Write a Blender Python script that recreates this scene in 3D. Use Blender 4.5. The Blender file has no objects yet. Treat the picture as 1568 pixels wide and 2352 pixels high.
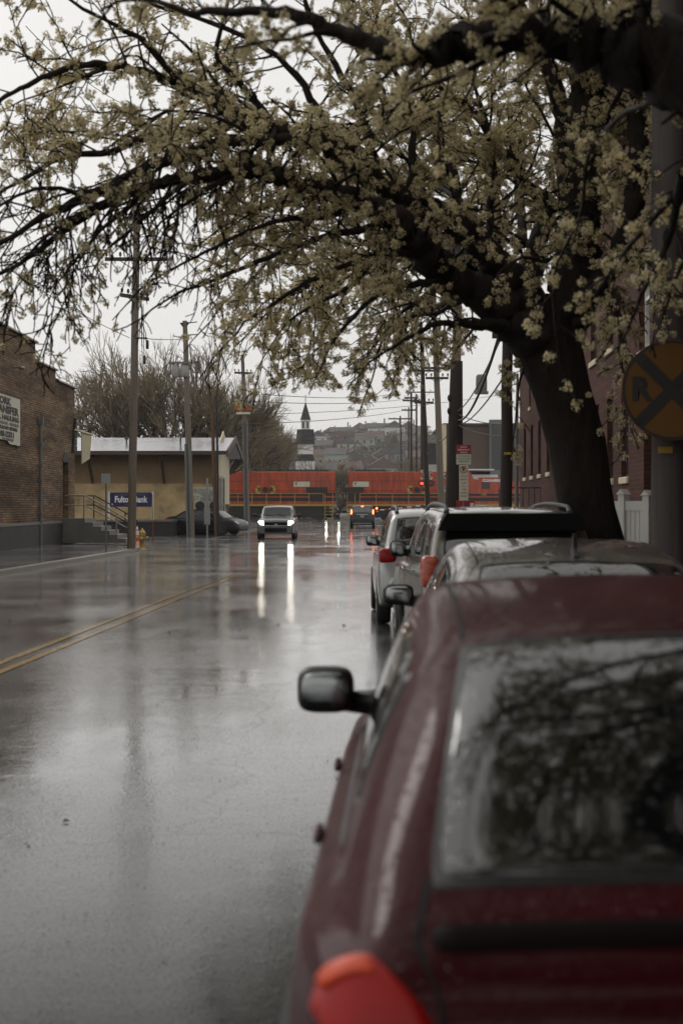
import bpy, math, random
import numpy as np
from mathutils import Vector, Matrix
random.seed(7); np.random.seed(7)
SC = bpy.context.scene
COL = SC.collection
R = math.radians
H = 1.7            # eye height
F = 3267.0         # focal length in units of a 1568 x 2352 frame
SL = 0.0462        # the street runs this much to the right per metre
SROT = -math.atan(SL)
def at(px, py, Y): return Vector(((px-784)/F*Y, Y, H+(1160-py)/F*Y))
def gx(px, Y): return (px-784)/F*Y
def S(u, Y, z=0.0): return Vector((u+SL*Y, Y, z))

# ------------------------------------------------------------------ materials
def _mat(name):
    m = bpy.data.materials.new(name); m.use_nodes = True
    nt = m.node_tree; b = nt.nodes['Principled BSDF']
    return m, nt, b
def N(nt, t, **kw):
    n = nt.nodes.new(t)
    for k, v in kw.items():
        if k.startswith('_'): setattr(n, k[1:], v)
        else: n.inputs[k.replace('__', ' ')].default_value = v
    return n
def ramp(nt, stops):
    n = nt.nodes.new('ShaderNodeValToRGB'); e = n.color_ramp.elements
    while len(e) < len(stops): e.new(0.5)
    for i, (p, c) in enumerate(stops):
        e[i].position = p; e[i].color = (c, c, c, 1) if isinstance(c, (int, float)) else (*c, 1)
    return n
def pm(name, col, rough=.6, var=.25, scale=4., bump=.15, metal=0., coat=0., fine=40., dirt=None, stretch=None, spec=.5, dist=.01):
    """procedural painted/wood/stone surface with mottling, fine grain and optional dirt colour"""
    m, nt, b = _mat(name); L = nt.links.new
    tc = N(nt, 'ShaderNodeTexCoord'); mp = N(nt, 'ShaderNodeMapping')
    L(tc.outputs['Object'], mp.inputs[0])
    if stretch: mp.inputs['Scale'].default_value = stretch
    n1 = N(nt, 'ShaderNodeTexNoise', Scale=scale, Detail=6., Roughness=.6); L(mp.outputs[0], n1.inputs['Vector'])
    n2 = N(nt, 'ShaderNodeTexNoise', Scale=fine, Detail=3.); L(mp.outputs[0], n2.inputs['Vector'])
    mx = N(nt, 'ShaderNodeMath', _operation='MULTIPLY_ADD'); mx.inputs[1].default_value = .35
    L(n2.outputs[0], mx.inputs[0]); L(n1.outputs[0], mx.inputs[2])
    lo = tuple(max(0, c*(1-var)) for c in col); hi = tuple(min(1, c*(1+var)) for c in col)
    rp = ramp(nt, [(.45, dirt if dirt else lo), (.6, lo if dirt else col), (.85, hi)]) if dirt else ramp(nt, [(.4, lo), (.9, hi)])
    L(mx.outputs[0], rp.inputs[0]); L(rp.outputs[0], b.inputs['Base Color'])
    rr = ramp(nt, [(.3, max(0, rough-.12)), (.9, min(1, rough+.12))]); L(mx.outputs[0], rr.inputs[0]); L(rr.outputs[0], b.inputs['Roughness'])
    b.inputs['Metallic'].default_value = metal; b.inputs['Specular IOR Level'].default_value = spec
    if coat: b.inputs['Coat Weight'].default_value = coat; b.inputs['Coat Roughness'].default_value = .06
    if bump:
        bp = N(nt, 'ShaderNodeBump', Strength=bump, Distance=dist); L(mx.outputs[0], bp.inputs['Height']); L(bp.outputs[0], b.inputs['Normal'])
    return m
def brick(name, c1, c2, mortar, streak=.4):
    m, nt, b = _mat(name); L = nt.links.new
    uv = N(nt, 'ShaderNodeUVMap')
    br = N(nt, 'ShaderNodeTexBrick', Scale=1., Mortar__Size=.016, Bias=-.1, Brick__Width=.42, Row__Height=.085)
    br.inputs['Color1'].default_value = (*c1, 1); br.inputs['Color2'].default_value = (*c2, 1); br.inputs['Mortar'].default_value = (*mortar, 1)
    L(uv.outputs[0], br.inputs['Vector'])
    mp0 = N(nt, 'ShaderNodeMapping'); mp0.inputs['Scale'].default_value = (.3, 1.2, 1); L(uv.outputs[0], mp0.inputs[0])
    n = N(nt, 'ShaderNodeTexNoise', Scale=1.1, Detail=8., Roughness=.75); L(mp0.outputs[0], n.inputs['Vector'])
    mp = N(nt, 'ShaderNodeMapping'); mp.inputs['Scale'].default_value = (.12, .9, 1); L(uv.outputs[0], mp.inputs[0])
    n2 = N(nt, 'ShaderNodeTexNoise', Scale=1.5, Detail=5.); L(mp.outputs[0], n2.inputs['Vector'])
    ad = N(nt, 'ShaderNodeMath', _operation='ADD'); L(n.outputs[0], ad.inputs[0]); L(n2.outputs[0], ad.inputs[1])
    rp = ramp(nt, [(.42, 1-streak), (.62, 1.15)]); 
    hv = N(nt, 'ShaderNodeMath', _operation='MULTIPLY'); hv.inputs[1].default_value = .5; L(ad.outputs[0], hv.inputs[0]); L(hv.outputs[0], rp.inputs[0])
    mx = N(nt, 'ShaderNodeMix', _data_type='RGBA', _blend_type='MULTIPLY'); mx.inputs[0].default_value = 1
    L(br.outputs[0], mx.inputs[6]); L(rp.outputs[0], mx.inputs[7]); L(mx.outputs[2], b.inputs['Base Color'])
    b.inputs['Roughness'].default_value = .8; b.inputs['Specular IOR Level'].default_value = .12
    bp = N(nt, 'ShaderNodeBump', Strength=.5, Distance=.01); bp.invert = True; L(br.outputs['Fac'], bp.inputs['Height']); L(bp.outputs[0], b.inputs['Normal'])
    return m
def paint(name, col, metal=.35, rough=.32, drops=1.0, coatr=.05, coatw=1., spec=.5):
    """wet car paint: clear coat with beaded rain"""
    m, nt, b = _mat(name); L = nt.links.new
    tc = N(nt, 'ShaderNodeTexCoord')
    v = N(nt, 'ShaderNodeTexVoronoi', Scale=62.); L(tc.outputs['Object'], v.inputs['Vector'])
    rp = ramp(nt, [(.08, 1.), (.34, 0.)]); L(v.outputs['Distance'], rp.inputs[0])
    n = N(nt, 'ShaderNodeTexNoise', Scale=3., Detail=4.); L(tc.outputs['Object'], n.inputs['Vector'])
    n3 = N(nt, 'ShaderNodeTexNoise', Scale=30., Detail=3.); L(tc.outputs['Object'], n3.inputs['Vector'])
    mu = N(nt, 'ShaderNodeMath', _operation='MULTIPLY'); L(rp.outputs[0], mu.inputs[0]); L(n3.outputs[0], mu.inputs[1])
    bp = N(nt, 'ShaderNodeBump', Strength=1.*drops, Distance=.006); L(mu.outputs[0], bp.inputs['Height'])
    L(bp.outputs[0], b.inputs['Coat Normal'])
    c = ramp(nt, [(.3, tuple(x*.85 for x in col)), (.7, tuple(min(1, x*1.12) for x in col))]); L(n.outputs[0], c.inputs[0]); L(c.outputs[0], b.inputs['Base Color'])
    r2 = ramp(nt, [(.3, rough), (.8, rough+.15)]); L(n3.outputs[0], r2.inputs[0]); L(r2.outputs[0], b.inputs['Roughness'])
    b.inputs['Metallic'].default_value = metal; b.inputs['Specular IOR Level'].default_value = spec
    b.inputs['Coat Weight'].default_value = coatw; b.inputs['Coat Roughness'].default_value = coatr
    return m
def glassy(name, col=(.012, .014, .014), rough=.03, drops=.5, ior=1.55):
    m, nt, b = _mat(name); L = nt.links.new
    tc = N(nt, 'ShaderNodeTexCoord')
    v = N(nt, 'ShaderNodeTexVoronoi', Scale=60.); L(tc.outputs['Object'], v.inputs['Vector'])
    rp = ramp(nt, [(.05, 1.), (.25, 0.)]); L(v.outputs['Distance'], rp.inputs[0])
    n = N(nt, 'ShaderNodeTexNoise', Scale=6., Detail=5.); L(tc.outputs['Object'], n.inputs['Vector'])
    mu = N(nt, 'ShaderNodeMath', _operation='MULTIPLY'); L(rp.outputs[0], mu.inputs[0]); L(n.outputs[0], mu.inputs[1])
    bp = N(nt, 'ShaderNodeBump', Strength=drops, Distance=.004); L(mu.outputs[0], bp.inputs['Height']); L(bp.outputs[0], b.inputs['Normal'])
    b.inputs['Base Color'].default_value = (*col, 1); b.inputs['Roughness'].default_value = rough
    b.inputs['IOR'].default_value = ior
    return m
def emit(name, col, st):
    m, nt, b = _mat(name)
    n = N(nt, 'ShaderNodeTexNoise', Scale=20.); rp = ramp(nt, [(.3, tuple(c*.8 for c in col)), (.7, col)])
    nt.links.new(n.outputs[0], rp.inputs[0]); nt.links.new(rp.outputs[0], b.inputs['Emission Color'])
    b.inputs['Base Color'].default_value = (*[c*.5 for c in col], 1); b.inputs['Emission Strength'].default_value = st
    return m

M = {}
M['black'] = pm('black_plastic', (.012, .012, .013), .45, bump=.1)
M['glass_tinted'] = glassy('wet_tinted_glass', (.006, .007, .007), .05, .5, 2.1)
M['rubber'] = pm('tyre_rubber', (.015, .015, .015), .7)
M['chrome'] = pm('bright_metal', (.55, .55, .55), .2, metal=1., var=.1, bump=.02)
M['alloy'] = pm('wheel_alloy', (.35, .35, .36), .35, metal=.8, var=.1)
M['matte'] = pm('matte_black', (.006, .006, .006), .7, spec=.15, bump=0)
M['seam'] = pm('panel_gap', (.004, .004, .004), .8, bump=0)
M['glass'] = glassy('car_glass')
M['mirror'] = pm('mirror_glass', (.3, .32, .32), .12, metal=1., var=.1, bump=.02)
M['pane'] = glassy('window_pane', (.02, .022, .025), .08, .1)
M['red_lens'] = pm('red_lens', (.36, .006, .004), .35, coat=.12, spec=.3, var=.2, bump=.02)
M['clear_lens'] = pm('clear_lens', (.55, .5, .45), .15, coat=.7, var=.2)
M['head_on'] = emit('lit_headlamp', (1., .93, .78), 32.)
M['brake_on'] = emit('lit_brake_lamp', (1., .12, .03), 9.)
M['signal_on'] = emit('lit_signal', (1., .05, .02), 7.)
M['dial'] = emit('lit_lamp_small', (1., .85, .6), 40.)
M['wood'] = pm('weathered_pole_wood', (.17, .14, .11), .85, var=.35, scale=2., stretch=(9, 9, .5), bump=.4, fine=12)
M['wood_dark'] = pm('dark_pole_wood', (.028, .02, .017), .85, var=.3, scale=2., stretch=(9, 9, .5), bump=.4, fine=12)
M['wood_grey'] = pm('grey_pole_wood', (.075, .065, .062), .85, var=.35, scale=2., stretch=(9, 9, .4), bump=.5, fine=14)
M['wood_rust'] = pm('brown_pole_wood', (.13, .07, .04), .85, var=.4, scale=2., stretch=(9, 9, .5), bump=.4, fine=12)
M['arm'] = pm('crossarm_wood', (.05, .045, .04), .8)
M['galv'] = pm('galvanised_steel', (.3, .3, .3), .45, metal=.6, var=.2)
M['galv_dull'] = pm('dull_galvanised', (.16, .17, .17), .6, metal=.2, var=.2)
M['tank'] = pm('transformer_grey', (.33, .32, .29), .5, var=.15)
M['wire'] = pm('cable_rubber', (.03, .03, .03), .6)
M['ceramic'] = pm('insulator_ceramic', (.1, .07, .06), .3)
M['concrete'] = pm('wet_concrete', (.14, .135, .12), .4, var=.3, scale=1.3, bump=.2)
M['dark_stone'] = pm('dark_foundation', (.028, .024, .024), .65, var=.4, scale=2., bump=.5, dist=.03)
M['steel_rail'] = pm('pipe_handrail', (.3, .29, .27), .35, metal=.6, var=.2)
M['white'] = pm('white_paint', (.72, .71, .66), .45, var=.08, bump=.05)
M['white_wet'] = pm('white_sheet', (.78, .77, .75), .5, var=.05)
M['bark'] = pm('pear_bark', (.022, .016, .013), .7, var=.7, scale=7., bump=.9, fine=45, dist=.05, spec=.25, stretch=(1.6, 1.6, .35))
M['twig'] = pm('pear_twig', (.014, .010, .008), .9, var=.3, bump=.1, spec=.15)
M['bare'] = pm('bare_branch', (.07, .055, .04), .85, var=.3, bump=.1)
M['bare_bud'] = pm('budding_twig', (.23, .19, .12), .85, var=.3, bump=.05)
M['brick_l'] = brick('worn_brown_brick', (.40, .26, .15), (.20, .125, .08), (.11, .09, .07), .6)
M['brick_r'] = brick('red_brick', (.13, .036, .024), (.07, .024, .018), (.08, .06, .05), .4)
M['coping'] = pm('clay_coping', (.09, .05, .04), .35, var=.3)
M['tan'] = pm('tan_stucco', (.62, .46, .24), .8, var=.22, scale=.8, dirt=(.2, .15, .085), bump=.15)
M['tan_dark'] = pm('tan_stucco_shaded', (.32, .22, .12), .8, var=.22, scale=.9, bump=.15)
M['cream'] = pm('cream_board', (.62, .55, .38), .6, var=.1)
M['roofmetal'] = pm('wet_roof_metal', (.42, .42, .45), .16, var=.15, metal=.75, scale=.6, bump=.05)
M['brown'] = pm('brown_trim', (.07, .04, .03), .6)
M['orange'] = pm('orange_loco_paint', (.46, .062, .014), .42, var=.25, scale=1.2, dirt=(.2, .04, .015), coat=.3, stretch=(2., 2., .35))
M['loco_black'] = pm('black_loco_paint', (.012, .01, .01), .5)
M['loco_roof'] = pm('sooty_roof', (.05, .05, .05), .6)
M['yellow'] = pm('yellow_paint', (.42, .29, .05), .5, var=.25)
M['hydrant'] = pm('hydrant_yellow', (.5, .36, .12), .45, var=.2)
M['_ry'] = pm('road_yellow', (.38, .24, .06), .3, var=.4, scale=6, dirt=(.12, .1, .06), fine=80)
M['cone'] = pm('cone_orange', (.75, .12, .04), .5)
M['navy'] = pm('navy_sign_face', (.02, .02, .09), .4, var=.08, bump=0)
M['sign_white'] = pm('aged_sign_face', (.62, .6, .47), .6, var=.12, scale=2, bump=.02)
M['ink'] = pm('black_lettering', (.03, .028, .025), .6, bump=0)
M['ink_faint'] = pm('faded_lettering', (.2, .22, .17), .7, bump=0)
M['ink_white'] = pm('white_lettering', (.8, .8, .82), .5, var=.03, bump=0)
M['ink_dim'] = pm('dim_lettering', (.16, .16, .3), .5, bump=0)
M['ink_green'] = pm('green_lettering', (.1, .2, .12), .6, bump=0)
M['sign_red'] = pm('red_sign_face', (.32, .02, .025), .4, var=.1, bump=0)
M['sign_grey'] = pm('sign_back_metal', (.3, .32, .31), .5, var=.15)
M['amber'] = pm('yellow_warning_face', (.15, .068, .010), .5, var=.12)
M['rust'] = pm('rusty_box', (.35, .11, .03), .75, var=.5, scale=5, dirt=(.1, .05, .03))
M['slate'] = pm('dark_slate', (.06, .06, .06), .5)
M['brown_wall'] = pm('brown_clad_wall', (.09, .06, .045), .7, var=.2, scale=1., stretch=(6, 6, .3))

# ------------------------------------------------------------------ mesh builder
class MB:
    def __init__(s): s.v = []; s.f = []; s.m = []; s.sm = []
    def add(s, vs, fs, mi=0, smooth=False):
        o = len(s.v); s.v.extend([tuple(v) for v in vs]); s.f.extend([tuple(i+o for i in f) for f in fs])
        s.m.extend([mi]*len(fs)); s.sm.extend([smooth]*len(fs)); return s
    def box(s, x0, x1, y0, y1, z0, z1, mi=0, T=None):
        vs = [Vector((x, y, z)) for z in (z0, z1) for y in (y0, y1) for x in (x0, x1)]
        if T is not None: vs = [T @ v for v in vs]
        return s.add(vs, [(0, 2, 3, 1), (4, 5, 7, 6), (0, 1, 5, 4), (2, 6, 7, 3), (0, 4, 6, 2), (1, 3, 7, 5)], mi)
    def bbox(s, x0, x1, y0, y1, z0, z1, b=.02, mi=0, T=None):
        """box with chamfered edges"""
        vs = []; idx = {}
        for ax in range(3):
            for sx in (0, 1):
                for sy in (0, 1):
                    for sz in (0, 1):
                        p = [(x0, x1)[sx], (y0, y1)[sy], (z0, z1)[sz]]
                        for k, sg in enumerate((sx, sy, sz)):
                            if k != ax: p[k] += b*(1-2*sg)
                        idx[(ax, sx, sy, sz)] = len(vs); v = Vector(p); vs.append(T @ v if T is not None else v)
        fs = []
        for ax in range(3):
            for sg in (0, 1):
                q = []
                for (a, c) in ((0, 0), (1, 0), (1, 1), (0, 1)):
                    k = [0, 0, 0]; k[ax] = sg; k[(ax+1) % 3] = a; k[(ax+2) % 3] = c; q.append(idx[(ax, *k)])
                fs.append(q if sg else q[::-1])
        for ax in range(3):
            a, c = (ax+1) % 3, (ax+2) % 3
            for sa in (0, 1):
                for sc in (0, 1):
                    k0 = [0]*3; k0[a] = sa; k0[c] = sc; k1 = list(k0); k0[ax] = 0; k1[ax] = 1
                    q = [idx[(a, *k0)], idx[(a, *k1)], idx[(c, *k1)], idx[(c, *k0)]]
                    fs.append(q if (sa ^ sc) == 0 else q[::-1])
        for sx in (0, 1):
            for sy in (0, 1):
                for sz in (0, 1):
                    q = [idx[(0, sx, sy, sz)], idx[(1, sx, sy, sz)], idx[(2, sx, sy, sz)]]
                    fs.append(q if (sx+sy+sz) % 2 else q[::-1])
        return s.add(vs, fs, mi)
    def tube(s, path, rad, n=8, mi=0, cap=True, smooth=True):
        P = [Vector(p) for p in path]; m = len(P)
        if not hasattr(rad, '__len__'): rad = [rad]*m
        vs = []; up = None
        for i in range(m):
            d = (P[min(i+1, m-1)]-P[max(i-1, 0)])
            if d.length < 1e-9: d = Vector((0, 0, 1))
            d.normalize()
            if up is None:
                up = d.cross(Vector((.13, .2, 1)) if abs(d.z) < .9 else Vector((1, .1, 0))).normalized()
            up = (up-d*up.dot(d)).normalized(); w = d.cross(up)
            for k in range(n):
                a = 2*math.pi*k/n; vs.append(P[i]+(up*math.cos(a)+w*math.sin(a))*rad[i])
        fs = [(i*n+k, i*n+(k+1) % n, (i+1)*n+(k+1) % n, (i+1)*n+k) for i in range(m-1) for k in range(n)]
        s.add(vs, fs, mi, smooth)
        if cap:
            s.add([vs[k] for k in range(n)], [tuple(range(n))[::-1]], mi); s.add([vs[(m-1)*n+k] for k in range(n)], [tuple(range(n))], mi)
        return s
    def lathe(s, prof, n=24, c=(0, 0, 0), axis='z', mi=0, smooth=True):
        """prof: list of (radius, height)"""
        vs = []
        for (r, h) in prof:
            for k in range(n):
                a = 2*math.pi*k/n; p = (r*math.cos(a), r*math.sin(a), h)
                if axis == 'x': p = (p[2], p[0], p[1])
                if axis == 'y': p = (p[0], p[2], -p[1])
                vs.append((p[0]+c[0], p[1]+c[1], p[2]+c[2]))
        m = len(prof)
        fs = [(i*n+k, i*n+(k+1) % n, (i+1)*n+(k+1) % n, (i+1)*n+k) for i in range(m-1) for k in range(n)]
        s.add(vs, fs, mi, smooth); s.add(vs[:n], [tuple(range(n))[::-1]], mi); s.add(vs[-n:], [tuple(range(n))], mi); return s
    def prism(s, poly, a0, a1, axis='y', mi=0, T=None):
        """poly (p,q) extruded along axis; axis y: (x,z); axis x: (y,z); axis z: (x,y)"""
        def mk(p, a):
            v = Vector((p[0], a, p[1])) if axis == 'y' else Vector((a, p[0], p[1])) if axis == 'x' else Vector((p[0], p[1], a))
            return T @ v if T is not None else v
        n = len(poly); vs = [mk(p, a0) for p in poly]+[mk(p, a1) for p in poly]
        ar = sum(poly[i][0]*poly[(i+1) % n][1]-poly[(i+1) % n][0]*poly[i][1] for i in range(n))
        fl = (ar > 0) ^ (axis == 'y')
        fs = [tuple(range(n)), tuple(range(n, 2*n))[::-1]]+[(i, i+n, (i+1) % n+n, (i+1) % n) for i in range(n)]
        if (a1 > a0) ^ fl: fs = [f[::-1] for f in fs]
        return s.add(vs, fs, mi)
    def ell(s, c, r, n=14, m=10, e=1.0, mi=0, T=None):
        """superellipsoid"""
        vs = []
        def pw(x): return math.copysign(abs(x)**e, x)
        for i in range(m+1):
            t = -math.pi/2+math.pi*i/m
            for k in range(n):
                a = 2*math.pi*k/n
                v = Vector((c[0]+r[0]*pw(math.cos(t))*pw(math.cos(a)), c[1]+r[1]*pw(math.cos(t))*pw(math.sin(a)), c[2]+r[2]*pw(math.sin(t))))
                vs.append(T @ v if T is not None else v)
        fs = [(i*n+k, i*n+(k+1) % n, (i+1)*n+(k+1) % n, (i+1)*n+k) for i in range(m) for k in range(n)]
        return s.add(vs, fs, mi, True)
    def build(s, name, mats, parent=None, loc=None):
        if not isinstance(mats, (list, tuple)): mats = [mats]
        me = bpy.data.meshes.new(name); me.from_pydata(s.v, [], s.f); me.validate(clean_customdata=False)
        if len(me.polygons) == len(s.m):
            me.polygons.foreach_set('material_index', s.m); me.polygons.foreach_set('use_smooth', s.sm)
        for m in mats: me.materials.append(m)
        box_uv(me)
        o = bpy.data.objects.new(name, me); COL.objects.link(o)
        if parent is not None: o.parent = parent
        if loc is not None: o.location = loc
        return o
def box_uv(me):
    n = len(me.loops)
    if n > 60000: return
    uv = me.uv_layers.new(name='UVMap'); co = np.empty(len(me.vertices)*3); me.vertices.foreach_get('co', co); co = co.reshape(-1, 3)
    li = np.empty(n, int); me.loops.foreach_get('vertex_index', li)
    nr = np.empty(len(me.polygons)*3); me.polygons.foreach_get('normal', nr); nr = np.abs(nr.reshape(-1, 3))
    tot = np.empty(len(me.polygons), int); me.polygons.foreach_get('loop_total', tot)
    ax = np.repeat(np.argmax(nr, 1), tot); c = co[li]
    out = np.where((ax == 0)[:, None], c[:, [1, 2]], np.where((ax == 1)[:, None], c[:, [0, 2]], c[:, [0, 1]]))
    uv.data.foreach_set('uv', out.astype(np.float32).ravel())
def fast_mesh(name, V, Fq, mats, parent=None, mi=None, smooth=False, k=4):
    me = bpy.data.meshes.new(name); me.vertices.add(len(V)); me.vertices.foreach_set('co', np.asarray(V, np.float32).ravel())
    nf = len(Fq); me.loops.add(nf*k); me.polygons.add(nf)
    me.loops.foreach_set('vertex_index', np.asarray(Fq, np.int32).ravel())
    me.polygons.foreach_set('loop_start', np.arange(0, nf*k, k, dtype=np.int32)); me.polygons.foreach_set('loop_total', np.full(nf, k, np.int32))
    if mi is not None: me.polygons.foreach_set('material_index', np.asarray(mi, np.int32))
    me.polygons.foreach_set('use_smooth', np.full(nf, smooth))
    me.update(calc_edges=True)
    for m in mats: me.materials.append(m)
    o = bpy.data.objects.new(name, me); COL.objects.link(o)
    if parent is not None: o.parent = parent
    return o
def tag(o, label=None, cat=None, group=None, kind=None):
    if label: o['label'] = label
    if cat: o['category'] = cat
    if group: o['group'] = group
    if kind: o['kind'] = kind
    return o
def thing(name, label, cat, loc=(0, 0, 0), rz=0., group=None):
    o = bpy.data.objects.new(name, None); o.empty_display_size = .2; COL.objects.link(o)
    o.location = loc; o.rotation_euler = (0, 0, rz); return tag(o, label, cat, group)
def lettering(txt, size, mat, parent, loc, rot, depth=.004, name='lettering', bold=0., align='CENTER', sx=1.):
    c = bpy.data.curves.new(name, 'FONT'); c.body = txt; c.size = size; c.extrude = depth; c.offset = bold
    c.align_x = align; c.align_y = 'CENTER'; c.resolution_u = 2
    t = bpy.data.objects.new('tmp', c); COL.objects.link(t); bpy.context.view_layer.update()
    me = bpy.data.meshes.new_from_object(t.evaluated_get(bpy.context.evaluated_depsgraph_get()))
    bpy.data.objects.remove(t); bpy.data.curves.remove(c)
    me.materials.clear(); me.materials.append(mat); me.name = name
    o = bpy.data.objects.new(name, me); COL.objects.link(o); o.parent = parent; o.location = loc; o.rotation_euler = rot; o.scale = (sx, 1, 1); return o
FACE_CAM = (R(90), 0, 0)
def copy_tree(o, parent=None):
    c = o.copy(); COL.objects.link(c); c.parent = parent
    for ch in [x for x in SC.objects if x.parent == o]: copy_tree(ch, c)
    return c
def struct(name, mb, mats, kind='structure', label=None):
    o = mb.build(name, mats); o['kind'] = kind
    if label: o['label'] = label
    return o
def wall_panel(mb, T, L, Ht, openings, depth=.15, mi=0):
    """wall face in local (s,z) plane, outward = -y of T; openings (s0,s1,z0,z1) with real reveals"""
    ss = sorted({0, L}|{o[0] for o in openings}|{o[1] for o in openings}); zs = sorted({0, Ht}|{o[2] for o in openings}|{o[3] for o in openings})
    for i in range(len(ss)-1):
        for j in range(len(zs)-1):
            cs, cz = (ss[i]+ss[i+1])/2, (zs[j]+zs[j+1])/2
            if any(o[0] < cs < o[1] and o[2] < cz < o[3] for o in openings): continue
            mb.add([T @ Vector(p) for p in ((ss[i], 0, zs[j]), (ss[i+1], 0, zs[j]), (ss[i+1], 0, zs[j+1]), (ss[i], 0, zs[j+1]))], [(0, 1, 2, 3)], mi)
    for (a, b, c, d) in openings:
        q = [(a, c), (b, c), (b, d), (a, d)]
        for k in range(4):
            p0, p1 = q[k], q[(k+1) % 4]
            mb.add([T @ Vector(p) for p in ((p0[0], 0, p0[1]), (p0[0], depth, p0[1]), (p1[0], depth, p1[1]), (p1[0], 0, p1[1]))], [(0, 1, 2, 3)], mi)
# ------------------------------------------------------------------ cars
def pchip(arr, t):
    n = len(arr); i = int(min(max(math.floor(t), 0), n-2)); u = t-i
    def sl(k):
        if k <= 0: return arr[1]-arr[0]
        if k >= n-1: return arr[n-1]-arr[n-2]
        a = arr[k]-arr[k-1]; b = arr[k+1]-arr[k]
        return np.where(a*b > 0, 2*a*b/(a+b+1e-12), 0.)
    m0, m1 = sl(i), sl(i+1); y0, y1 = arr[i], arr[i+1]
    return (2*u**3-3*u*u+1)*y0+(u**3-2*u*u+u)*m0+(-2*u**3+3*u*u)*y1+(u**3-u*u)*m1
class Shell:
    NB = 12
    def __init__(s, st):
        A = []
        for (y, zb, w, zl, wt, zt) in st:
            k = min(1, max(0., (zt-zl)/.3)); wm = w-.08
            row = [(0, zb), (.8*w, zb), (w-.03, zb+.05), (w, zb+(zl-zb)*.45), (w-.008, zl-.13), (w-.03, zl-.035), (wm, zl),
                   (wm*.47+wt*.53+.02*k, zl+(zt-.05*k-zl)*.52), (wt, zt-.05*k-.004), (wt-.06, zt-.014*k-.002), (wt*.6, zt+.006), (0, zt+.018)]
            A.append([(x, y, z) for x, z in row])
        s.A = np.array(A); s.n = len(st)
    def P(s, a, b):
        row = pchip(s.A, a); p = pchip(row, b); return Vector(p)
    def nrm(s, a, b):
        e = .03
        da = s.P(min(a+e, s.n-1), b)-s.P(max(a-e, 0), b); db = s.P(a, min(b+e, 11))-s.P(a, max(b-e, 0))
        n = da.cross(db)
        if n.length < 1e-9: return Vector((0, 0, 1))
        n.normalize(); c = s.P(a, b)-Vector((0, s.A[s.n//2][0][1], .6))
        return n if n.dot(c) > 0 else -n
    def body(s, na=4, nb=3):
        va = [i+k/na for i in range(s.n-1) for k in range(na)]+[s.n-1]
        vb = [i+k/nb for i in range(11) for k in range(nb)]+[11]
        nbt = 2*len(vb)-2; V = []
        for a in va:
            half = [s.P(a, b) for b in vb]
            V += half+[Vector((-p.x, p.y, p.z)) for p in half[-2:0:-1]]
        mb = MB()
        fs = [(i*nbt+k, (i+1)*nbt+k, (i+1)*nbt+(k+1) % nbt, i*nbt+(k+1) % nbt) for i in range(len(va)-1) for k in range(nbt)]
        mb.add(V, [f[::-1] for f in fs], 0, True)
        o = (len(va)-1)*nbt
        mb.f.append(tuple(range(nbt))); mb.m.append(0); mb.sm.append(False)
        mb.f.append(tuple(range(o, o+nbt))[::-1]); mb.m.append(0); mb.sm.append(False)
        return mb
    def patch(s, mb, c, off=.005, nu=12, nv=8, side=1, sq=.12, mi=0, back=.0):
        """c: four (a,b) corners; grid lifted off the shell; b may run 11..22 over the roof to the other side"""
        V = []
        for j in range(nv+1):
            for i in range(nu+1):
                x, y = 2*i/nu-1, 2*j/nv-1
                x2 = x*math.sqrt(1-sq*y*y); y2 = y*math.sqrt(1-sq*x*x); u, v = (x2+1)/2, (y2+1)/2
                a = (c[0][0]*(1-u)+c[1][0]*u)*(1-v)+(c[3][0]*(1-u)+c[2][0]*u)*v
                b = (c[0][1]*(1-u)+c[1][1]*u)*(1-v)+(c[3][1]*(1-u)+c[2][1]*u)*v
                mir = 1
                if b > 11: b = 22-b; mir = -1
                n = s.nrm(a, b); edge = max(abs(x), abs(y)) > .999
                p = s.P(a, b)+n*(off-(off+.012 if edge and back >= 0 else 0)*(.0 if back < 0 else 1))
                V.append((p.x*side*mir, p.y, p.z))
        fs = [(j*(nu+1)+i, j*(nu+1)+i+1, (j+1)*(nu+1)+i+1, (j+1)*(nu+1)+i) for j in range(nv) for i in range(nu)]
        # orient outward
        o = len(mb.v); mb.add(V, fs, mi, True)
        f = mb.f[-len(fs)//2-1]; a_, b_, c_ = (Vector(mb.v[q]) for q in f[:3]); nn = (b_-a_).cross(c_-a_)
        cen = Vector((0, s.A[s.n//2][0][1], .6))
        if nn.dot(a_-cen) < 0:
            for q in range(len(mb.f)-len(fs), len(mb.f)): mb.f[q] = mb.f[q][::-1]
        return mb
def cut_arches(o, ys, r, w, zc):
    bpy.context.view_layer.update()
    cutters = []
    for y in ys:
        m = MB(); m.lathe([(r, -w-.2), (r, -w+.28)], 28, (0, y, zc), 'x'); cutters.append(m.build('tmp', M['black']))
        m = MB(); m.lathe([(r, w-.28), (r, w+.2)], 28, (0, y, zc), 'x'); cutters.append(m.build('tmp', M['black']))
    for c in cutters:
        md = o.modifiers.new('b', 'BOOLEAN'); md.operation = 'DIFFERENCE'; md.solver = 'EXACT'; md.object = c
    dg = bpy.context.evaluated_depsgraph_get(); me = bpy.data.meshes.new_from_object(o.evaluated_get(dg))
    o.modifiers.clear(); o.data = me
    for c in cutters: bpy.data.objects.remove(c)
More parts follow.
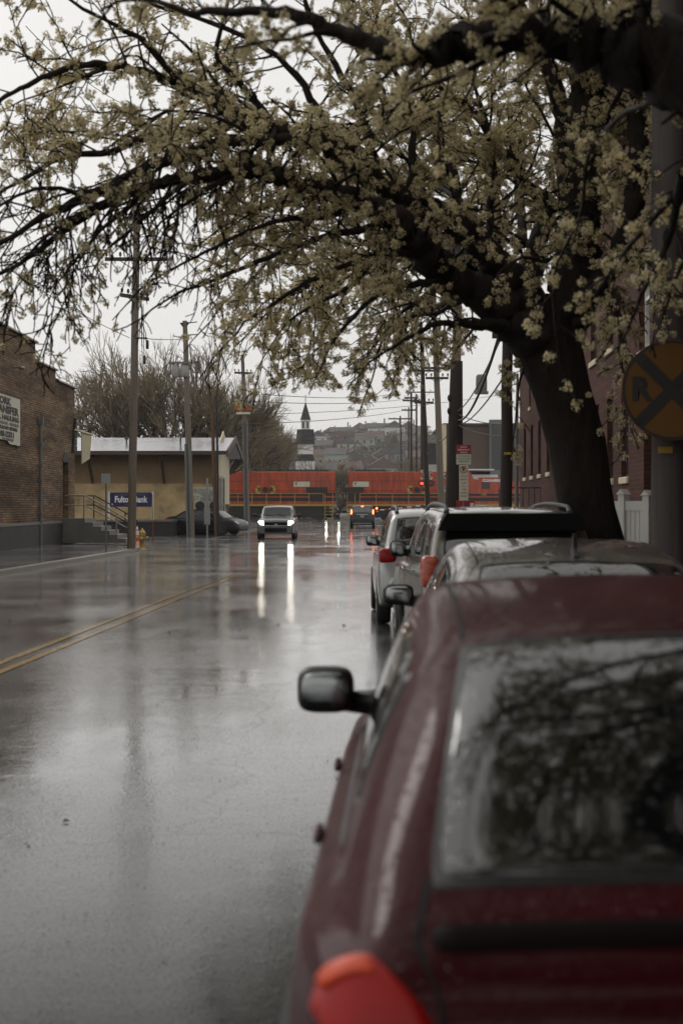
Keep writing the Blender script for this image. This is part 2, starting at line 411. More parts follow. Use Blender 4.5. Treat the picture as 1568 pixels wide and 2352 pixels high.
def wheel(parent, x, y, r, side):
    t = MB(); w = .1
    t.lathe([(r*.62, -w), (r*.9, -w), (r*.985, -w*.75), (r, -w*.3), (r, w*.3), (r*.985, w*.75), (r*.9, w), (r*.62, w)], 32, (0, 0, 0), 'x')
    wo = t.build('wheel', M['rubber'], parent, (x, y, r))
    m = MB(); so = side*w*.8
    m.lathe([(r*.63, so-.02), (r*.63, so+.012)] if side > 0 else [(r*.63, so-.012), (r*.63, so+.02)], 32, (0, 0, 0), 'x')
    for k in range(5):
        a = k*2*math.pi/5; T = Matrix.Rotation(a, 4, 'X')
        m.bbox(so-.005, so+.02*side, -.035, .035, .02, r*.6, .006, 0, T)
    m.build('rim', M['alloy'], wo)
def door_mirror(parent, sh, a, side, w, matb, size=(.115, .075, .085), dx=.03, z=None, stalk=False):
    p = sh.P(a, 6); z = z or p.z+.07; x0 = w+dx+size[0]
    m = MB(); m.ell((side*x0, p.y, z), size, 18, 12, .55)
    m.tube([(side*(p.x-.05), p.y+.03, z-.05), (side*(w-.0), p.y+.02, z-.045), (side*(x0-size[0]*.6), p.y+.01, z-.03)], [.05, .035, .035], 10)
    if stalk: m.tube([(side*(x0-.02), p.y, z-.05), (side*(x0-.03), p.y+.02, z-.3)], [.02, .025], 8)
    o = m.build('door_mirror', matb, parent)
    g = MB(); g.ell((side*x0, p.y-size[1]*.86, z+.004), (size[0]*.83, .02, size[2]*.78), 18, 8, .6); g.build('mirror_glass', M['mirror'], o)
def make_car(name, label, loc, rz, st, mat, W, side_win=(), rear_win=None, wind=None, tail=None, head=None, wheels=(.85, 3.4), wr=.32,
             mirror=None, rails=None, spoiler=None, tail_mat=None, head_mat=None, lit=None, plate=True, seams=(), handles=(), extra=None,
             front_face=False, wipers=False, mirmat=None, arch=True, group=None, lampm=None):
    root = thing(name, label, 'car', loc, rz, group)
    sh = Shell(st); L = st[-1][0]
    bo = sh.body().build('body', mat, root)
    if arch: cut_arches(bo, wheels, wr+.055, W, wr+.02)
    for (c) in side_win:
        for sd in (-1, 1):
            m = MB(); sh.patch(m, c, .0025, 10, 6, sd, .06); f = m.build('window_surround', M['black'], root)
            cc = shrink(c, .9); m = MB(); sh.patch(m, cc, .008, 12, 8, sd, .12); m.build('side_window', M['glass'], f)
    if rear_win:
        m = MB(); sh.patch(m, grow_c(rear_win, .18), .003, 24, 10, 1, .04); f = m.build('window_surround', M['black'], root)
        m = MB(); sh.patch(m, rear_win, .009, 28, 12, 1, .1); m.build('rear_window', M['glass_tinted'], f)
    if wind:
        m = MB(); sh.patch(m, grow_c(wind, .15), .003, 24, 10, 1, .04); f = m.build('window_surround', M['black'], root)
        m = MB(); sh.patch(m, wind, .009, 28, 12, 1, .08); wo = m.build('windshield', M['glass'], f)
        if wipers:
            m = MB()
            for x in (-.45, .1):
                y0 = sh.P(wind[0][0], 10); y1 = sh.P((wind[0][0]+wind[2][0])/2, 10)
                lo = wind[0][0] if sh.P(wind[0][0], 10).z < sh.P(wind[2][0], 10).z else wind[2][0]
                mid = (wind[0][0]+wind[2][0])/2*.4+lo*.6
                a_ = sh.P(lo, 10.4)+Vector((0, 0, .025)); b_ = sh.P(mid, 10.2)+Vector((0, 0, .03))
                m.tube([(x, a_.y, a_.z), (x+.5, b_.y, b_.z)], .012, 6)
            m.build('wiper', M['black'], root)
    if tail:
        for sd in (-1, 1):
            m = MB(); sh.patch(m, tail, .014, 14, 10, sd, .15); m.build('tail_lamp', tail_mat or M['red_lens'], root)
    if lampm:
        for sd in (-1, 1):
            (lx_, ly_, lz_), sz_ = lampm; m = MB(); m.ell((sd*lx_, ly_, lz_), sz_, 20, 14, .45); m.build('tail_lamp', tail_mat or M['red_lens'], root)
    if head:
        for sd in (-1, 1):
            m = MB(); sh.patch(m, head, .012, 12, 8, sd, .25); m.build('headlight', head_mat or M['clear_lens'], root)
    for sd in (-1, 1):
        for y in wheels: wheel(root, sd*(W-.1), y, wr, sd)
        if mirror is not None: door_mirror(root, sh, mirror[0], sd, W, mirmat or M['black'], *mirror[1:])
    for c in seams:
        for sd in (-1, 1): m = MB(); sh.patch(m, c, .002, 8, 16, sd, 0, 0, -1); m.build('panel_gap', M['seam'], root)
    for (a, b) in handles:
        for sd in (-1, 1):
            p = sh.P(a, b); m = MB(); m.ell((sd*(p.x+.012), p.y, p.z), (.011, .085, .014), 12, 8, .8); m.build('door_handle', mat, root)
    if rails:
        for sd in (-1, 1):
            a0, a1, bb = rails; pts = [sh.P(a0+(a1-a0)*k/10, bb) for k in range(11)]
            pts = [Vector((sd*p.x, p.y, p.z+(.01 if k in (0, 10) else .055))) for k, p in enumerate(pts)]
            m = MB(); m.tube(pts, [.03]+[.022]*9+[.03], 8); m.build('roof_rail', M['galv_dull'], root)
    if plate:
        y0 = sh.P(0.6, 11).y
        m = MB(); m.bbox(-.15, .15, -.025, .01, .0, .15, .004); m.build('number_plate', M['sign_grey'], root, (0, -.0, .62 if not isinstance(plate, float) else plate))
    if extra: extra(root, sh)
    return root, sh
def shrink(c, k):
    ca = sum(p[0] for p in c)/4; cb = sum(p[1] for p in c)/4
    return [(ca+(p[0]-ca)*k, cb+(p[1]-cb)*k) for p in c]
def grow_c(c, d):
    ca = sum(p[0] for p in c)/4; cb = sum(p[1] for p in c)/4
    return [(p[0]+math.copysign(d, p[0]-ca), p[1]+math.copysign(d*1.2, p[1]-cb)) for p in c]

HATCH = [(0, .38, .66, .60, .53, .62), (.04, .32, .74, .72, .60, .74), (.09, .28, .775, .95, .64, .97), (.17, .26, .81, 1.01, .69, 1.05),
  (.30, .25, .845, 1.01, .69, 1.115), (.58, .24, .875, 1.0, .655, 1.30), (.88, .22, .875, .99, .625, 1.425), (1.05, .2, .875, .985, .615, 1.455),
  (1.8, .2, .875, .965, .615, 1.49), (2.45, .2, .875, .945, .61, 1.465), (2.7, .2, .875, .94, .61, 1.42), (3.0, .2, .87, .93, .64, 1.22),
  (3.35, .2, .865, .92, .69, 1.0), (3.85, .22, .85, .86, .68, .9), (4.1, .25, .80, .72, .6, .76), (4.22, .3, .7, .6, .5, .62), (4.26, .35, .6, .52, .45, .54)]
SEDAN = [(0, .4, .72, .62, .55, .64), (.05, .32, .83, .80, .62, .82), (.12, .28, .87, .95, .66, 1.0), (.3, .26, .89, .97, .68, 1.05),
  (.62, .25, .9, .965, .69, 1.09), (.88, .22, .9, .96, .66, 1.24), (1.12, .2, .9, .955, .63, 1.365), (1.32, .2, .9, .95, .62, 1.41),
  (2.1, .2, .9, .95, .62, 1.478), (2.75, .2, .9, .945, .615, 1.45), (3.0, .2, .9, .94, .62, 1.41), (3.35, .2, .9, .93, .65, 1.2),
  (3.7, .2, .89, .92, .72, .99), (4.2, .22, .87, .86, .7, .89), (4.45, .25, .82, .74, .62, .77), (4.57, .3, .72, .62, .55, .64), (4.6, .35, .6, .54, .45, .56)]
SUV = [(0, .45, .78, .68, .62, .70), (.05, .38, .88, .86, .68, .88), (.1, .35, .91, 1.0, .72, 1.04), (.16, .32, .93, 1.06, .76, 1.12),
  (.24, .3, .935, 1.06, .77, 1.22), (.36, .28, .935, 1.055, .745, 1.44), (.46, .26, .935, 1.05, .725, 1.58), (.62, .25, .935, 1.05, .715, 1.635),
  (1.8, .25, .935, 1.04, .71, 1.67), (2.6, .25, .935, 1.03, .70, 1.64), (2.85, .25, .93, 1.03, .70, 1.59), (3.15, .25, .93, 1.03, .72, 1.35),
  (3.5, .25, .92, 1.02, .76, 1.12), (4.1, .28, .91, 1.0, .76, 1.04), (4.45, .27, .89, .93, .72, .97), (4.62, .27, .85, .82, .66, .86), (4.67, .3, .80, .68, .56, .70)]
def mod(st, **k):
    """scale a station table: W width, Z height above the belt, L length"""
    return [(y*k.get('L', 1), zb, w*k.get('W', 1), zl*k.get('B', 1), wt*k.get('W', 1), (zl+(zt-zl)*k.get('Z', 1))*k.get('B', 1)) for (y, zb, w, zl, wt, zt) in st]

# the near red hatchback
RED = paint('dark_red_metallic_paint', (.045, .0014, .004), .2, .5, 1.2, .1, .32, .08)
def red_extra(root, sh):
    m = MB()   # dark maroon strip paints the shadow of the tailgate crease under the glass
    sh.patch(m, [(2.6, 8.95), (2.6, 13.05), (3.15, 13.05), (3.15, 8.95)], .012, 24, 5, 1, .06); m.build('tailgate_crease_shade', pm('maroon_crease_shade', (.005, .0012, .0016), .6, spec=.12), root)
    for sd in (-1, 1): m = MB(); sh.patch(m, [(2.75, 4.6), (3.15, 4.6), (2.75, 6.3), (2.35, 6.6)], .021, 10, 8, sd, .2); m.build('reflector', pm('amber_red_lens', (.6, .06, .012), .3, spec=.4), root)
    for sd in (-1, 1):
        m = MB(); sh.patch(m, [(6.2, 9.0), (10.0, 9.0), (10.0, 9.25), (6.2, 9.25)], .006, 20, 2, sd, 0); m.build('roof_moulding', M['seam'], root)
        m = MB(); sh.patch(m, [(6.3, 5.95), (11.5, 5.95), (11.5, 6.12), (6.3, 6.12)], .01, 24, 2, sd, 0); m.build('belt_moulding', M['black'], root)
        m = MB(); sh.patch(m, [(3.0, 3.4), (12.0, 3.4), (12.0, 3.75), (3.0, 3.75)], .02, 24, 2, sd, 0); m.build('side_moulding', M['black'], root)
ROT_A = R(-2.3)
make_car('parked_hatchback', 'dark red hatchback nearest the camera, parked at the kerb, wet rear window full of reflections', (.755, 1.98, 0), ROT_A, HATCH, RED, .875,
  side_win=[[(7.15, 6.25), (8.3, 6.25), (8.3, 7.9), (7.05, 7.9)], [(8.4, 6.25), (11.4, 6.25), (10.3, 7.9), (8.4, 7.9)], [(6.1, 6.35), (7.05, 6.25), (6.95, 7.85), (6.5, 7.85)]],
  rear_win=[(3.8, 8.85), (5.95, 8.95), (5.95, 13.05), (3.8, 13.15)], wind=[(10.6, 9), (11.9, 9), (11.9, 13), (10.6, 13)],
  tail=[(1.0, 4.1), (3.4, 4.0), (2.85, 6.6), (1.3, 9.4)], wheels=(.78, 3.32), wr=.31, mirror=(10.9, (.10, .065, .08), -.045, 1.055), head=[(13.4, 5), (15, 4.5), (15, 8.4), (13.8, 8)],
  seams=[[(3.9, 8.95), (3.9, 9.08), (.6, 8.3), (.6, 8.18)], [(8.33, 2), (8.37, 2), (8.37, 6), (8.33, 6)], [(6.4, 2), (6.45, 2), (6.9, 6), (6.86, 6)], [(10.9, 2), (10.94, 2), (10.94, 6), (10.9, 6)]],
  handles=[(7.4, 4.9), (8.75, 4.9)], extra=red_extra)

# the grey sedan in front of it
GREY = paint('taupe_grey_paint', (.13, .12, .105), .5, .3)
def sed_extra(root, sh):
    p = sh.P(6.9, 11); m = MB(); m.prism([(p.y-.1, p.z-.01), (p.y+.12, p.z-.01), (p.y+.04, p.z+.03), (p.y-.02, p.z+.12), (p.y-.035, p.z+.12), (p.y-.04, p.z+.04)], -.012, .012, 'x')
    m.build('antenna', M['black'], root)
    for sd in (-1, 1):
        m = MB(); sh.patch(m, [(6.2, 9.0), (10.0, 9.0), (10.0, 9.2), (6.2, 9.2)], .005, 20, 2, sd, 0); m.build('roof_moulding', M['seam'], root)
        m = MB(); sh.patch(m, [(6.0, 5.95), (11.5, 5.95), (11.5, 6.12), (6.0, 6.12)], .01, 24, 2, sd, 0); m.build('belt_moulding', M['chrome'], root)
make_car('parked_sedan', 'taupe grey sedan with roof fin antenna, parked directly ahead of the red hatchback', (1.30, 6.75, 0), R(-.6), SEDAN, GREY, .9,
  side_win=[[(6.9, 6.25), (8.3, 6.25), (8.3, 7.9), (7.0, 7.9)], [(8.4, 6.25), (11.4, 6.25), (10.3, 7.9), (8.4, 7.9)]],
  rear_win=[(4.2, 8.95), (6.05, 9.0), (6.05, 13.0), (4.2, 13.05)], wind=[(10.3, 9), (11.9, 9), (11.9, 13), (10.3, 13)],
  tail=[(1.2, 4.6), (3.2, 4.6), (2.7, 6.4), (1.4, 8.6)], wheels=(.85, 3.6), wr=.32, mirror=(11.2, (.11, .06, .075), -.08, 1.06, True), head=[(13.4, 5), (15, 4.5), (15, 8.4), (13.8, 8)],
  seams=[[(8.33, 2), (8.37, 2), (8.37, 6), (8.33, 6)]], handles=[(7.4, 4.9), (8.75, 4.9)], extra=sed_extra)

# the pewter SUV with the black rear spoiler
PEW = paint('pewter_brown_paint', (.16, .145, .12), .5, .3)
def suv_extra(root, sh):
    p = sh.P(6.6, 11); m = MB()
    m.prism([(-.70, p.z-.075), (.70, p.z-.075), (.75, p.z-.19), (-.75, p.z-.19)][::-1], p.y-.3, p.y-.22, 'y')
    m.prism([(-.66, p.z-.02), (.66, p.z-.02), (.72, p.z-.11), (-.72, p.z-.11)][::-1], p.y-.26, p.y+.06, 'y')
    m.build('spoiler', M['matte'], root)
suvc = dict(side_win=[[(6.2, 6.3), (7.3, 6.3), (7.3, 7.85), (6.6, 7.85)], [(7.4, 6.3), (8.4, 6.3), (8.4, 7.85), (7.4, 7.85)], [(8.5, 6.3), (11.3, 6.3), (10.3, 7.85), (8.5, 7.85)]],
  rear_win=[(3.5, 8.9), (5.6, 8.95), (5.6, 13.05), (3.5, 13.1)], wind=[(10.2, 9), (11.9, 9), (11.9, 13), (10.2, 13)])
make_car('parked_suv', 'pewter brown SUV with black rear spoiler and roof rails parked third along the kerb', (1.72, 13.95, 0), R(2.0), SUV, PEW, .935, wheels=(.9, 3.7), wr=.37,
  lampm=((.845, .16, 1.04), (.09, .13, .16)), tail_mat=pm('faded_red_lens', (.5, .1, .06), .25, coat=.5, var=.4, scale=14, stretch=(1, 1, 1)), mirror=(11.0, (.10, .07, .1), -.10, 1.18),
  rails=(6.8, 9.8, 9.2), extra=suv_extra, seams=[[(8.43, 2), (8.47, 2), (8.47, 6), (8.43, 6)]], handles=[(7.6, 4.9), (8.85, 4.9)], **suvc)
SIL = paint('silver_white_paint', (.42, .43, .42), .4, .3)
make_car('parked_wagon', 'silver white wagon with roof rails, furthest of the cars parked along the kerb', (1.44, 19.5, 0), R(.3), mod(SUV, B=.985), SIL, .935, wheels=(.95, 3.7), wr=.36,
  lampm=((.80, .16, 1.0), (.125, .11, .105)), mirror=(11.0, (.10, .07, .09), -.10, 1.14), rails=(6.7, 9.8, 9.0), handles=[(7.6, 4.9), (8.85, 4.9)], **suvc)

# oncoming SUV with headlamps lit, dark SUV braking at the crossing, dark sedan by the depot, car waiting beyond the train
GG = paint('green_grey_paint', (.04, .047, .043), .5, .3)
def face(lit):
    def f(root, sh):
        L = sh.A[-1][0][1]
        m = MB(); m.bbox(-.58, .58, L-.12, L+.025, .70, .86, .03); m.build('grille', M['matte'], root)
        m = MB(); m.bbox(-.56, .56, L-.1, L+.03, .34, .58, .04); m.build('lower_grille', M['matte'], root)
        m = MB(); m.tube([(-.72, L-.02, .78), (-.55, L+.03, .69), (0, L+.04, .67), (.55, L+.03, .69), (.72, L-.02, .78)], .014, 6); m.build('grille_trim', M['chrome'], root)
        m = MB(); m.bbox(-.07, .07, L+.0, L+.03, .735, .775, .008); m.build('badge', M['chrome'], root)
        for sd in (-1, 1):
            m = MB(); m.ell((sd*.72, L-.06, .85), (.13, .09, .07), 16, 10, .8); h = m.build('headlight', M['head_on'] if lit else M['clear_lens'], root)
            m = MB(); m.tube([(sd*.82, L-.1, .81), (sd*.7, L+.015, .77), (sd*.6, L+.03, .73)], .014, 6); m.build('lamp_strip', M['head_on'] if lit else M['chrome'], h)
    return f
make_car('oncoming_suv', 'grey green SUV driving towards the camera with both headlights lit', (gx(640, 72)-.05, 74.6, 0), R(180), mod(SUV, W=1.02, B=1.0), GG, .95, wheels=(.9, 3.75), wr=.37, mirror=(10.9, (.12, .07, .08), .04, 1.2),
  extra=face(True), wipers=True, plate=False, rails=None, **suvc)
DK = paint('blue_black_paint', (.010, .011, .018), .2, .35, 1., .08, .35)
def brk(root, sh):
    for sd in (-1, 1):
        m = MB(); m.ell((sd*.79, .19, 1.15), (.06, .09, .24), 12, 10, .8, T=Matrix.Translation((0, 0, 0))); m.build('tail_lamp', M['brake_on'], root)
    p = sh.P(5.9, 11); m = MB(); m.bbox(-.09, .09, p.y-.06, p.y+.02, p.z-.01, p.z+.05, .01); m.build('brake_light', M['brake_on'], root)
    m = MB(); m.bbox(-.4, .4, -.03, .05, .98, 1.02, .01); m.build('tailgate_trim', M['chrome'], root)
    m = MB(); m.bbox(-.68, .68, -.03, .05, .34, .4, .01); m.build('bumper_trim', M['galv'], root)
make_car('waiting_suv', 'blue black SUV waiting at the crossing with red brake lights glowing', (gx(831, 105), 103.5, 0), R(-1.5), mod(SUV, W=.98), DK, .915, wheels=(.9, 3.7), wr=.36, mirror=(11.0, (.12, .07, .08), .04, 1.18),
  extra=brk, plate=.8, **suvc)
make_car('depot_sedan', 'dark navy sedan parked beside the tan depot behind the utility poles', (gx(390, 81), 81.4, 0), R(-110), mod(SEDAN, L=1.0), DK, .9, wheels=(.9, 3.6), wr=.32, mirror=(11.2, (.11, .06, .07), .04, 1.05),
  side_win=[[(6.9, 6.25), (8.3, 6.25), (8.3, 7.9), (7.0, 7.9)], [(8.4, 6.25), (11.4, 6.25), (10.3, 7.9), (8.4, 7.9)]],
  rear_win=[(4.2, 9.3), (6.05, 9.3), (6.05, 12.7), (4.2, 12.7)], wind=[(10.3, 9), (11.9, 9), (11.9, 13), (10.3, 13)], head=[(13.3, 5), (14.8, 4.8), (14.8, 8.4), (13.8, 7.6)], tail=[(1.2, 4.6), (3.2, 4.6), (2.7, 6.4), (1.4, 8.6)])
make_car('distant_car', 'dark car beyond the train, only its bright headlights showing through the gap', (gx(763, 165), 169.5, 0), R(180), mod(SEDAN, Z=.95), DK, .9, wheels=(.9, 3.6), wr=.32,
  extra=face(True), plate=False, wind=[(10.3, 9), (11.9, 9), (11.9, 13), (10.3, 13)])
# ------------------------------------------------------------------ ground, road, pavements
def asphalt(name, base=(.018, .018, .018), wet=1.):  # wet: how much of the surface the water film covers
    m, nt, b = _mat(name); L = nt.links.new
    g = N(nt, 'ShaderNodeNewGeometry')
    mp = N(nt, 'ShaderNodeMapping'); mp.inputs['Scale'].default_value = (.42, .16, 1); L(g.outputs['Position'], mp.inputs[0])
    pud = N(nt, 'ShaderNodeTexNoise', Scale=1., Detail=4., Roughness=.6); L(mp.outputs[0], pud.inputs['Vector'])
    mask = ramp(nt, [(.40, 0.), (.62, 1.)]); L(pud.outputs[0], mask.inputs[0])          # 0 puddle, 1 open asphalt
    agg = N(nt, 'ShaderNodeTexVoronoi', Scale=55.); L(g.outputs['Position'], agg.inputs['Vector'])
    fin = N(nt, 'ShaderNodeTexNoise', Scale=24., Detail=5., Roughness=.65); L(g.outputs['Position'], fin.inputs['Vector'])
    med = N(nt, 'ShaderNodeTexNoise', Scale=3.2, Detail=3.); L(g.outputs['Position'], med.inputs['Vector'])
    rp = ramp(nt, [(.3, .012), (.55, .035), (.8, .13)]); 
    a1 = N(nt, 'ShaderNodeMath', _operation='MULTIPLY'); L(mask.outputs[0], a1.inputs[0]); L(fin.outputs[0], a1.inputs[1]); 
    a1b = N(nt, 'ShaderNodeMath', _operation='MULTIPLY_ADD'); a1b.inputs[1].default_value = 1.; a1b.inputs[2].default_value = .15; L(a1.outputs[0], a1b.inputs[0]); L(a1b.outputs[0], rp.inputs[0]); L(rp.outputs[0], b.inputs['Roughness'])
    c = ramp(nt, [(.35, tuple(x*.6 for x in base)), (.7, tuple(x*1.5 for x in base))]); L(fin.outputs[0], c.inputs[0]); L(c.outputs[0], b.inputs['Base Color'])
    hh = N(nt, 'ShaderNodeMath', _operation='MULTIPLY_ADD'); L(fin.outputs[0], hh.inputs[0]); hh.inputs[1].default_value = 1.; L(agg.outputs['Distance'], hh.inputs[2])
    hm = N(nt, 'ShaderNodeMath', _operation='MULTIPLY'); L(hh.outputs[0], hm.inputs[0])
    mk = N(nt, 'ShaderNodeMath', _operation='MULTIPLY_ADD'); mk.inputs[1].default_value = .8; mk.inputs[2].default_value = .2; L(mask.outputs[0], mk.inputs[0]); L(mk.outputs[0], hm.inputs[1])
    bp = N(nt, 'ShaderNodeBump', Strength=.17, Distance=.006); L(hm.outputs[0], bp.inputs['Height'])
    bp2 = N(nt, 'ShaderNodeBump', Strength=.035, Distance=.05); L(med.outputs[0], bp2.inputs['Height']); L(bp.outputs[0], bp2.inputs['Normal'])
    L(bp2.outputs[0], b.inputs['Normal'])
    # water film: dark asphalt below, mirror-like at grazing angles
    fr = N(nt, 'ShaderNodeFresnel', IOR=1.33); L(bp2.outputs[0], fr.inputs['Normal'])
    fa = N(nt, 'ShaderNodeMath', _operation='MULTIPLY_ADD'); fa.use_clamp = True; fa.inputs[1].default_value = 1.5; fa.inputs[2].default_value = -.13; L(fr.outputs[0], fa.inputs[0])
    gl = nt.nodes.new('ShaderNodeBsdfGlossy'); L(bp2.outputs[0], gl.inputs['Normal']); fm = N(nt, 'ShaderNodeMath', _operation='MULTIPLY')
    mxs = nt.nodes.new('ShaderNodeMixShader'); L(fa.outputs[0], fm.inputs[0]); L(fm.outputs[0], mxs.inputs[0]); L(b.outputs[0], mxs.inputs[1]); L(gl.outputs[0], mxs.inputs[2]); L(mxs.outputs[0], nt.nodes['Material Output'].inputs['Surface'])
    gl.inputs['Color'].default_value = (.98, .98, .98, 1); b.inputs['Specular IOR Level'].default_value = .05
    b.inputs['IOR'].default_value = 1.45
    # stone tips standing proud of the water film
    sp = N(nt, 'ShaderNodeTexNoise', Scale=75., Detail=3., Roughness=.5); L(g.outputs['Position'], sp.inputs['Vector'])
    pt = N(nt, 'ShaderNodeTexNoise', Scale=.35, Detail=3.); L(g.outputs['Position'], pt.inputs['Vector'])
    sm = N(nt, 'ShaderNodeMath', _operation='MULTIPLY_ADD'); sm.inputs[1].default_value = .22; L(pt.outputs[0], sm.inputs[0]); L(sp.outputs[0], sm.inputs[2])
    sr = ramp(nt, [(.665, 0.), (.73, 1.)]); L(sm.outputs[0], sr.inputs[0])
    mr = N(nt, 'ShaderNodeMix', _data_type='FLOAT'); L(sr.outputs[0], mr.inputs[0]); L(rp.outputs[0], mr.inputs[2]); mr.inputs[3].default_value = .6; b.inputs['Roughness'].default_value = .7; L(mr.outputs[0], gl.inputs['Roughness'])
    ms = ramp(nt, [(0., wet), (1., .3*wet)]); L(sr.outputs[0], ms.inputs[0]); 
    # cracks and old patch seams
    wn = N(nt, 'ShaderNodeTexNoise', Scale=1.3, Detail=4.); L(g.outputs['Position'], wn.inputs['Vector']); wv = N(nt, 'ShaderNodeVectorMath', _operation='MULTIPLY_ADD'); wv.inputs[1].default_value = (.9, .9, 0)
    L(wn.outputs['Color'], wv.inputs[0]); L(g.outputs['Position'], wv.inputs[2]); cv = N(nt, 'ShaderNodeTexVoronoi', Scale=.22); cv.feature = 'DISTANCE_TO_EDGE'; L(wv.outputs[0], cv.inputs['Vector'])
    ck = ramp(nt, [(.001, .8), (.004, 1.)]); L(cv.outputs['Distance'], ck.inputs[0]); cm = N(nt, 'ShaderNodeMath', _operation='MULTIPLY'); L(ms.outputs[0], cm.inputs[0]); L(ck.outputs[0], cm.inputs[1]); L(cm.outputs[0], fm.inputs[1])
    return m
def _noop(): pass
M['asphalt'] = asphalt('wet_asphalt')
M['walk'] = asphalt('wet_pavement', (.06, .055, .05))
M['kerb'] = pm('wet_kerb', (.2, .18, .14), .35, var=.35, scale=3)
M['earth'] = pm('wet_earth', (.045, .04, .028), .6, var=.4, scale=.4, bump=.3)
M['hill'] = pm('wooded_hillside', (.075, .07, .05), .9, var=.45, scale=.05, fine=.6, bump=.2)
def strip(a, b, y0, y1, z, n=24, cv=None):
    mb = MB(); V = []; cv = cv or (lambda y: 0.)
    for i in range(n+1):
        y = y0+(y1-y0)*i/n; V += [S(a+cv(y), y, z), S(b+cv(y), y, z)]
    return mb.add(V, [(2*i, 2*i+1, 2*i+3, 2*i+2) for i in range(n)])
mb = MB()
xs = [-900, -300, -60, 60, 300, 900]; ys = [-60, 0, 60, 160, 300, 600, 1400]
for x in xs:
    for y in ys: pass
V = [(x, y, -.01) for y in ys for x in xs]; mb.add(V, [(j*6+i, j*6+i+1, (j+1)*6+i+1, (j+1)*6+i) for j in range(6) for i in range(5)])
struct('ground', mb, M['earth'])
KR, KL = 2.08, -9.75
struct('road', strip(KL-.02, KR+.02, -20, 420, 0.0, 60), M['asphalt'])
mb = MB(); mb.add([(-60, 56.2, .004), (gx(380, 55.6), 56.2, .004), (gx(500, 140)+6, 142, .004), (-60, 142, .004)], [(0, 1, 2, 3)]); struct('side_street', mb, M['asphalt'])
mb = MB(); mb.add([(7, 118, .004), (60, 118, .004), (60, 143, .004), (7, 143, .004)], [(0, 1, 2, 3)]); struct('crossing_apron', mb, M['asphalt'])
def lc(y): return (.45*max(0, (y-34))/10 if y < 60 else 1.17-.0) if False else (0.043*max(0, y-30) if y < 45 else .645-.03*(y-45))
mb = strip(-4.42, -4.32, 4, 112, .006, 40, lambda y: min(0.02*max(0, y-28), .45))
b2 = strip(-4.18, -4.08, 4, 112, .006, 40, lambda y: min(0.02*max(0, y-28), .45)); mb.add(b2.v, b2.f)
M['road_yellow'] = asphalt('worn_yellow_line', (.5, .32, .09), .62); struct('road_marking', mb, M['road_yellow'], label='double yellow centre line worn on the wet road')
mb = MB(); V = [S(-4, 116, .006), S(1.6, 116, .006), S(1.6, 116.6, .006), S(-4, 116.6, .006)]; mb.add(V, [(0, 1, 2, 3)]); struct('stop_line', mb, M['white'])
# left pavement: follows the kerb, rounds the corner into the side street
def curve_left():
    P = [S(KL, y) for y in np.linspace(-20, 48, 18)]+[S(KL-.05, 51), S(KL-.25, 53), S(KL-.8, 54.8), S(KL-2.2, 56), Vector((-14, 56.3, 0)), Vector((-40, 56.4, 0))]
    return P
P = curve_left(); mb = MB(); k = MB()
out = [Vector((-40, p.y, 0)) for p in P]
V = []
for p, q in zip(P, out): V += [(p.x-.16, p.y-.0, .13), (q.x-10, q.y, .13)]
mb.add(V, [(2*i, 2*i+2, 2*i+3, 2*i+1) for i in range(len(P)-1)]); struct('pavement', mb, M['walk'])
for i in range(len(P)-1):
    a, b = P[i], P[i+1]; d = (b-a).normalized(); n = Vector((-d.y, d.x, 0))
    if i < len(P): k.add([a, b, b+Vector((0, 0, .12)), a+Vector((0, 0, .12)), a+n*.17+Vector((0, 0, .134)), b+n*.17+Vector((0, 0, .134))], [(0, 1, 2, 3), (3, 2, 5, 4)])
struct('kerb', k, M['kerb'])
# right pavement
mb = strip(KR+.16, 40, -20, 116, .13, 20); struct('pavement', mb, M['walk'])
k = strip(KR, KR+.17, -20, 116, .134, 20); b2 = MB(); 
V = []
for i in range(21):
    y = -20+136*i/20; V += [S(KR, y, -.01), S(KR, y, .134)]
k.add(V, [(2*i, 2*i+1, 2*i+3, 2*i+2) for i in range(20)]); struct('kerb', k, M['kerb'])
# small debris and fallen petals on the wet road
rs = np.random.RandomState(3); V = []; Fq = []
for i in range(2600):
    y = 2.2+28*rs.rand()**1.6
    u = (-7+8.5*rs.rand()) if rs.rand() < .35 else (-2.6+2.9*rs.rand()**.7)
    s = .003+.006*rs.rand(); 
    if rs.rand() < .015: s *= 4
    a = rs.rand()*6.28; c, q = math.cos(a)*s, math.sin(a)*s*.6; p = S(u, y, .006); o = len(V); h = s*.5
    V += [(p.x+c, p.y+q, .006), (p.x-q, p.y+c, .006+h), (p.x-c, p.y-q, .006), (p.x+q, p.y-c, .006+h*.4)]; Fq.append((o, o+1, o+2, o+3))
o = fast_mesh('road_debris', V, Fq, [pm('wet_debris', (.04, .03, .022), .5)]); tag(o, 'scattered leaf bits and grit on the wet asphalt', kind='stuff')

# ------------------------------------------------------------------ railway track and gate
mb = MB()
for y in (147.3, 148.75): mb.box(-60, 60, y-.035, y+.035, -.005, .07)
o = mb.build('railway_track', M['galv']); tag(o, 'steel rails crossing the street under the orange train', 'railway track')

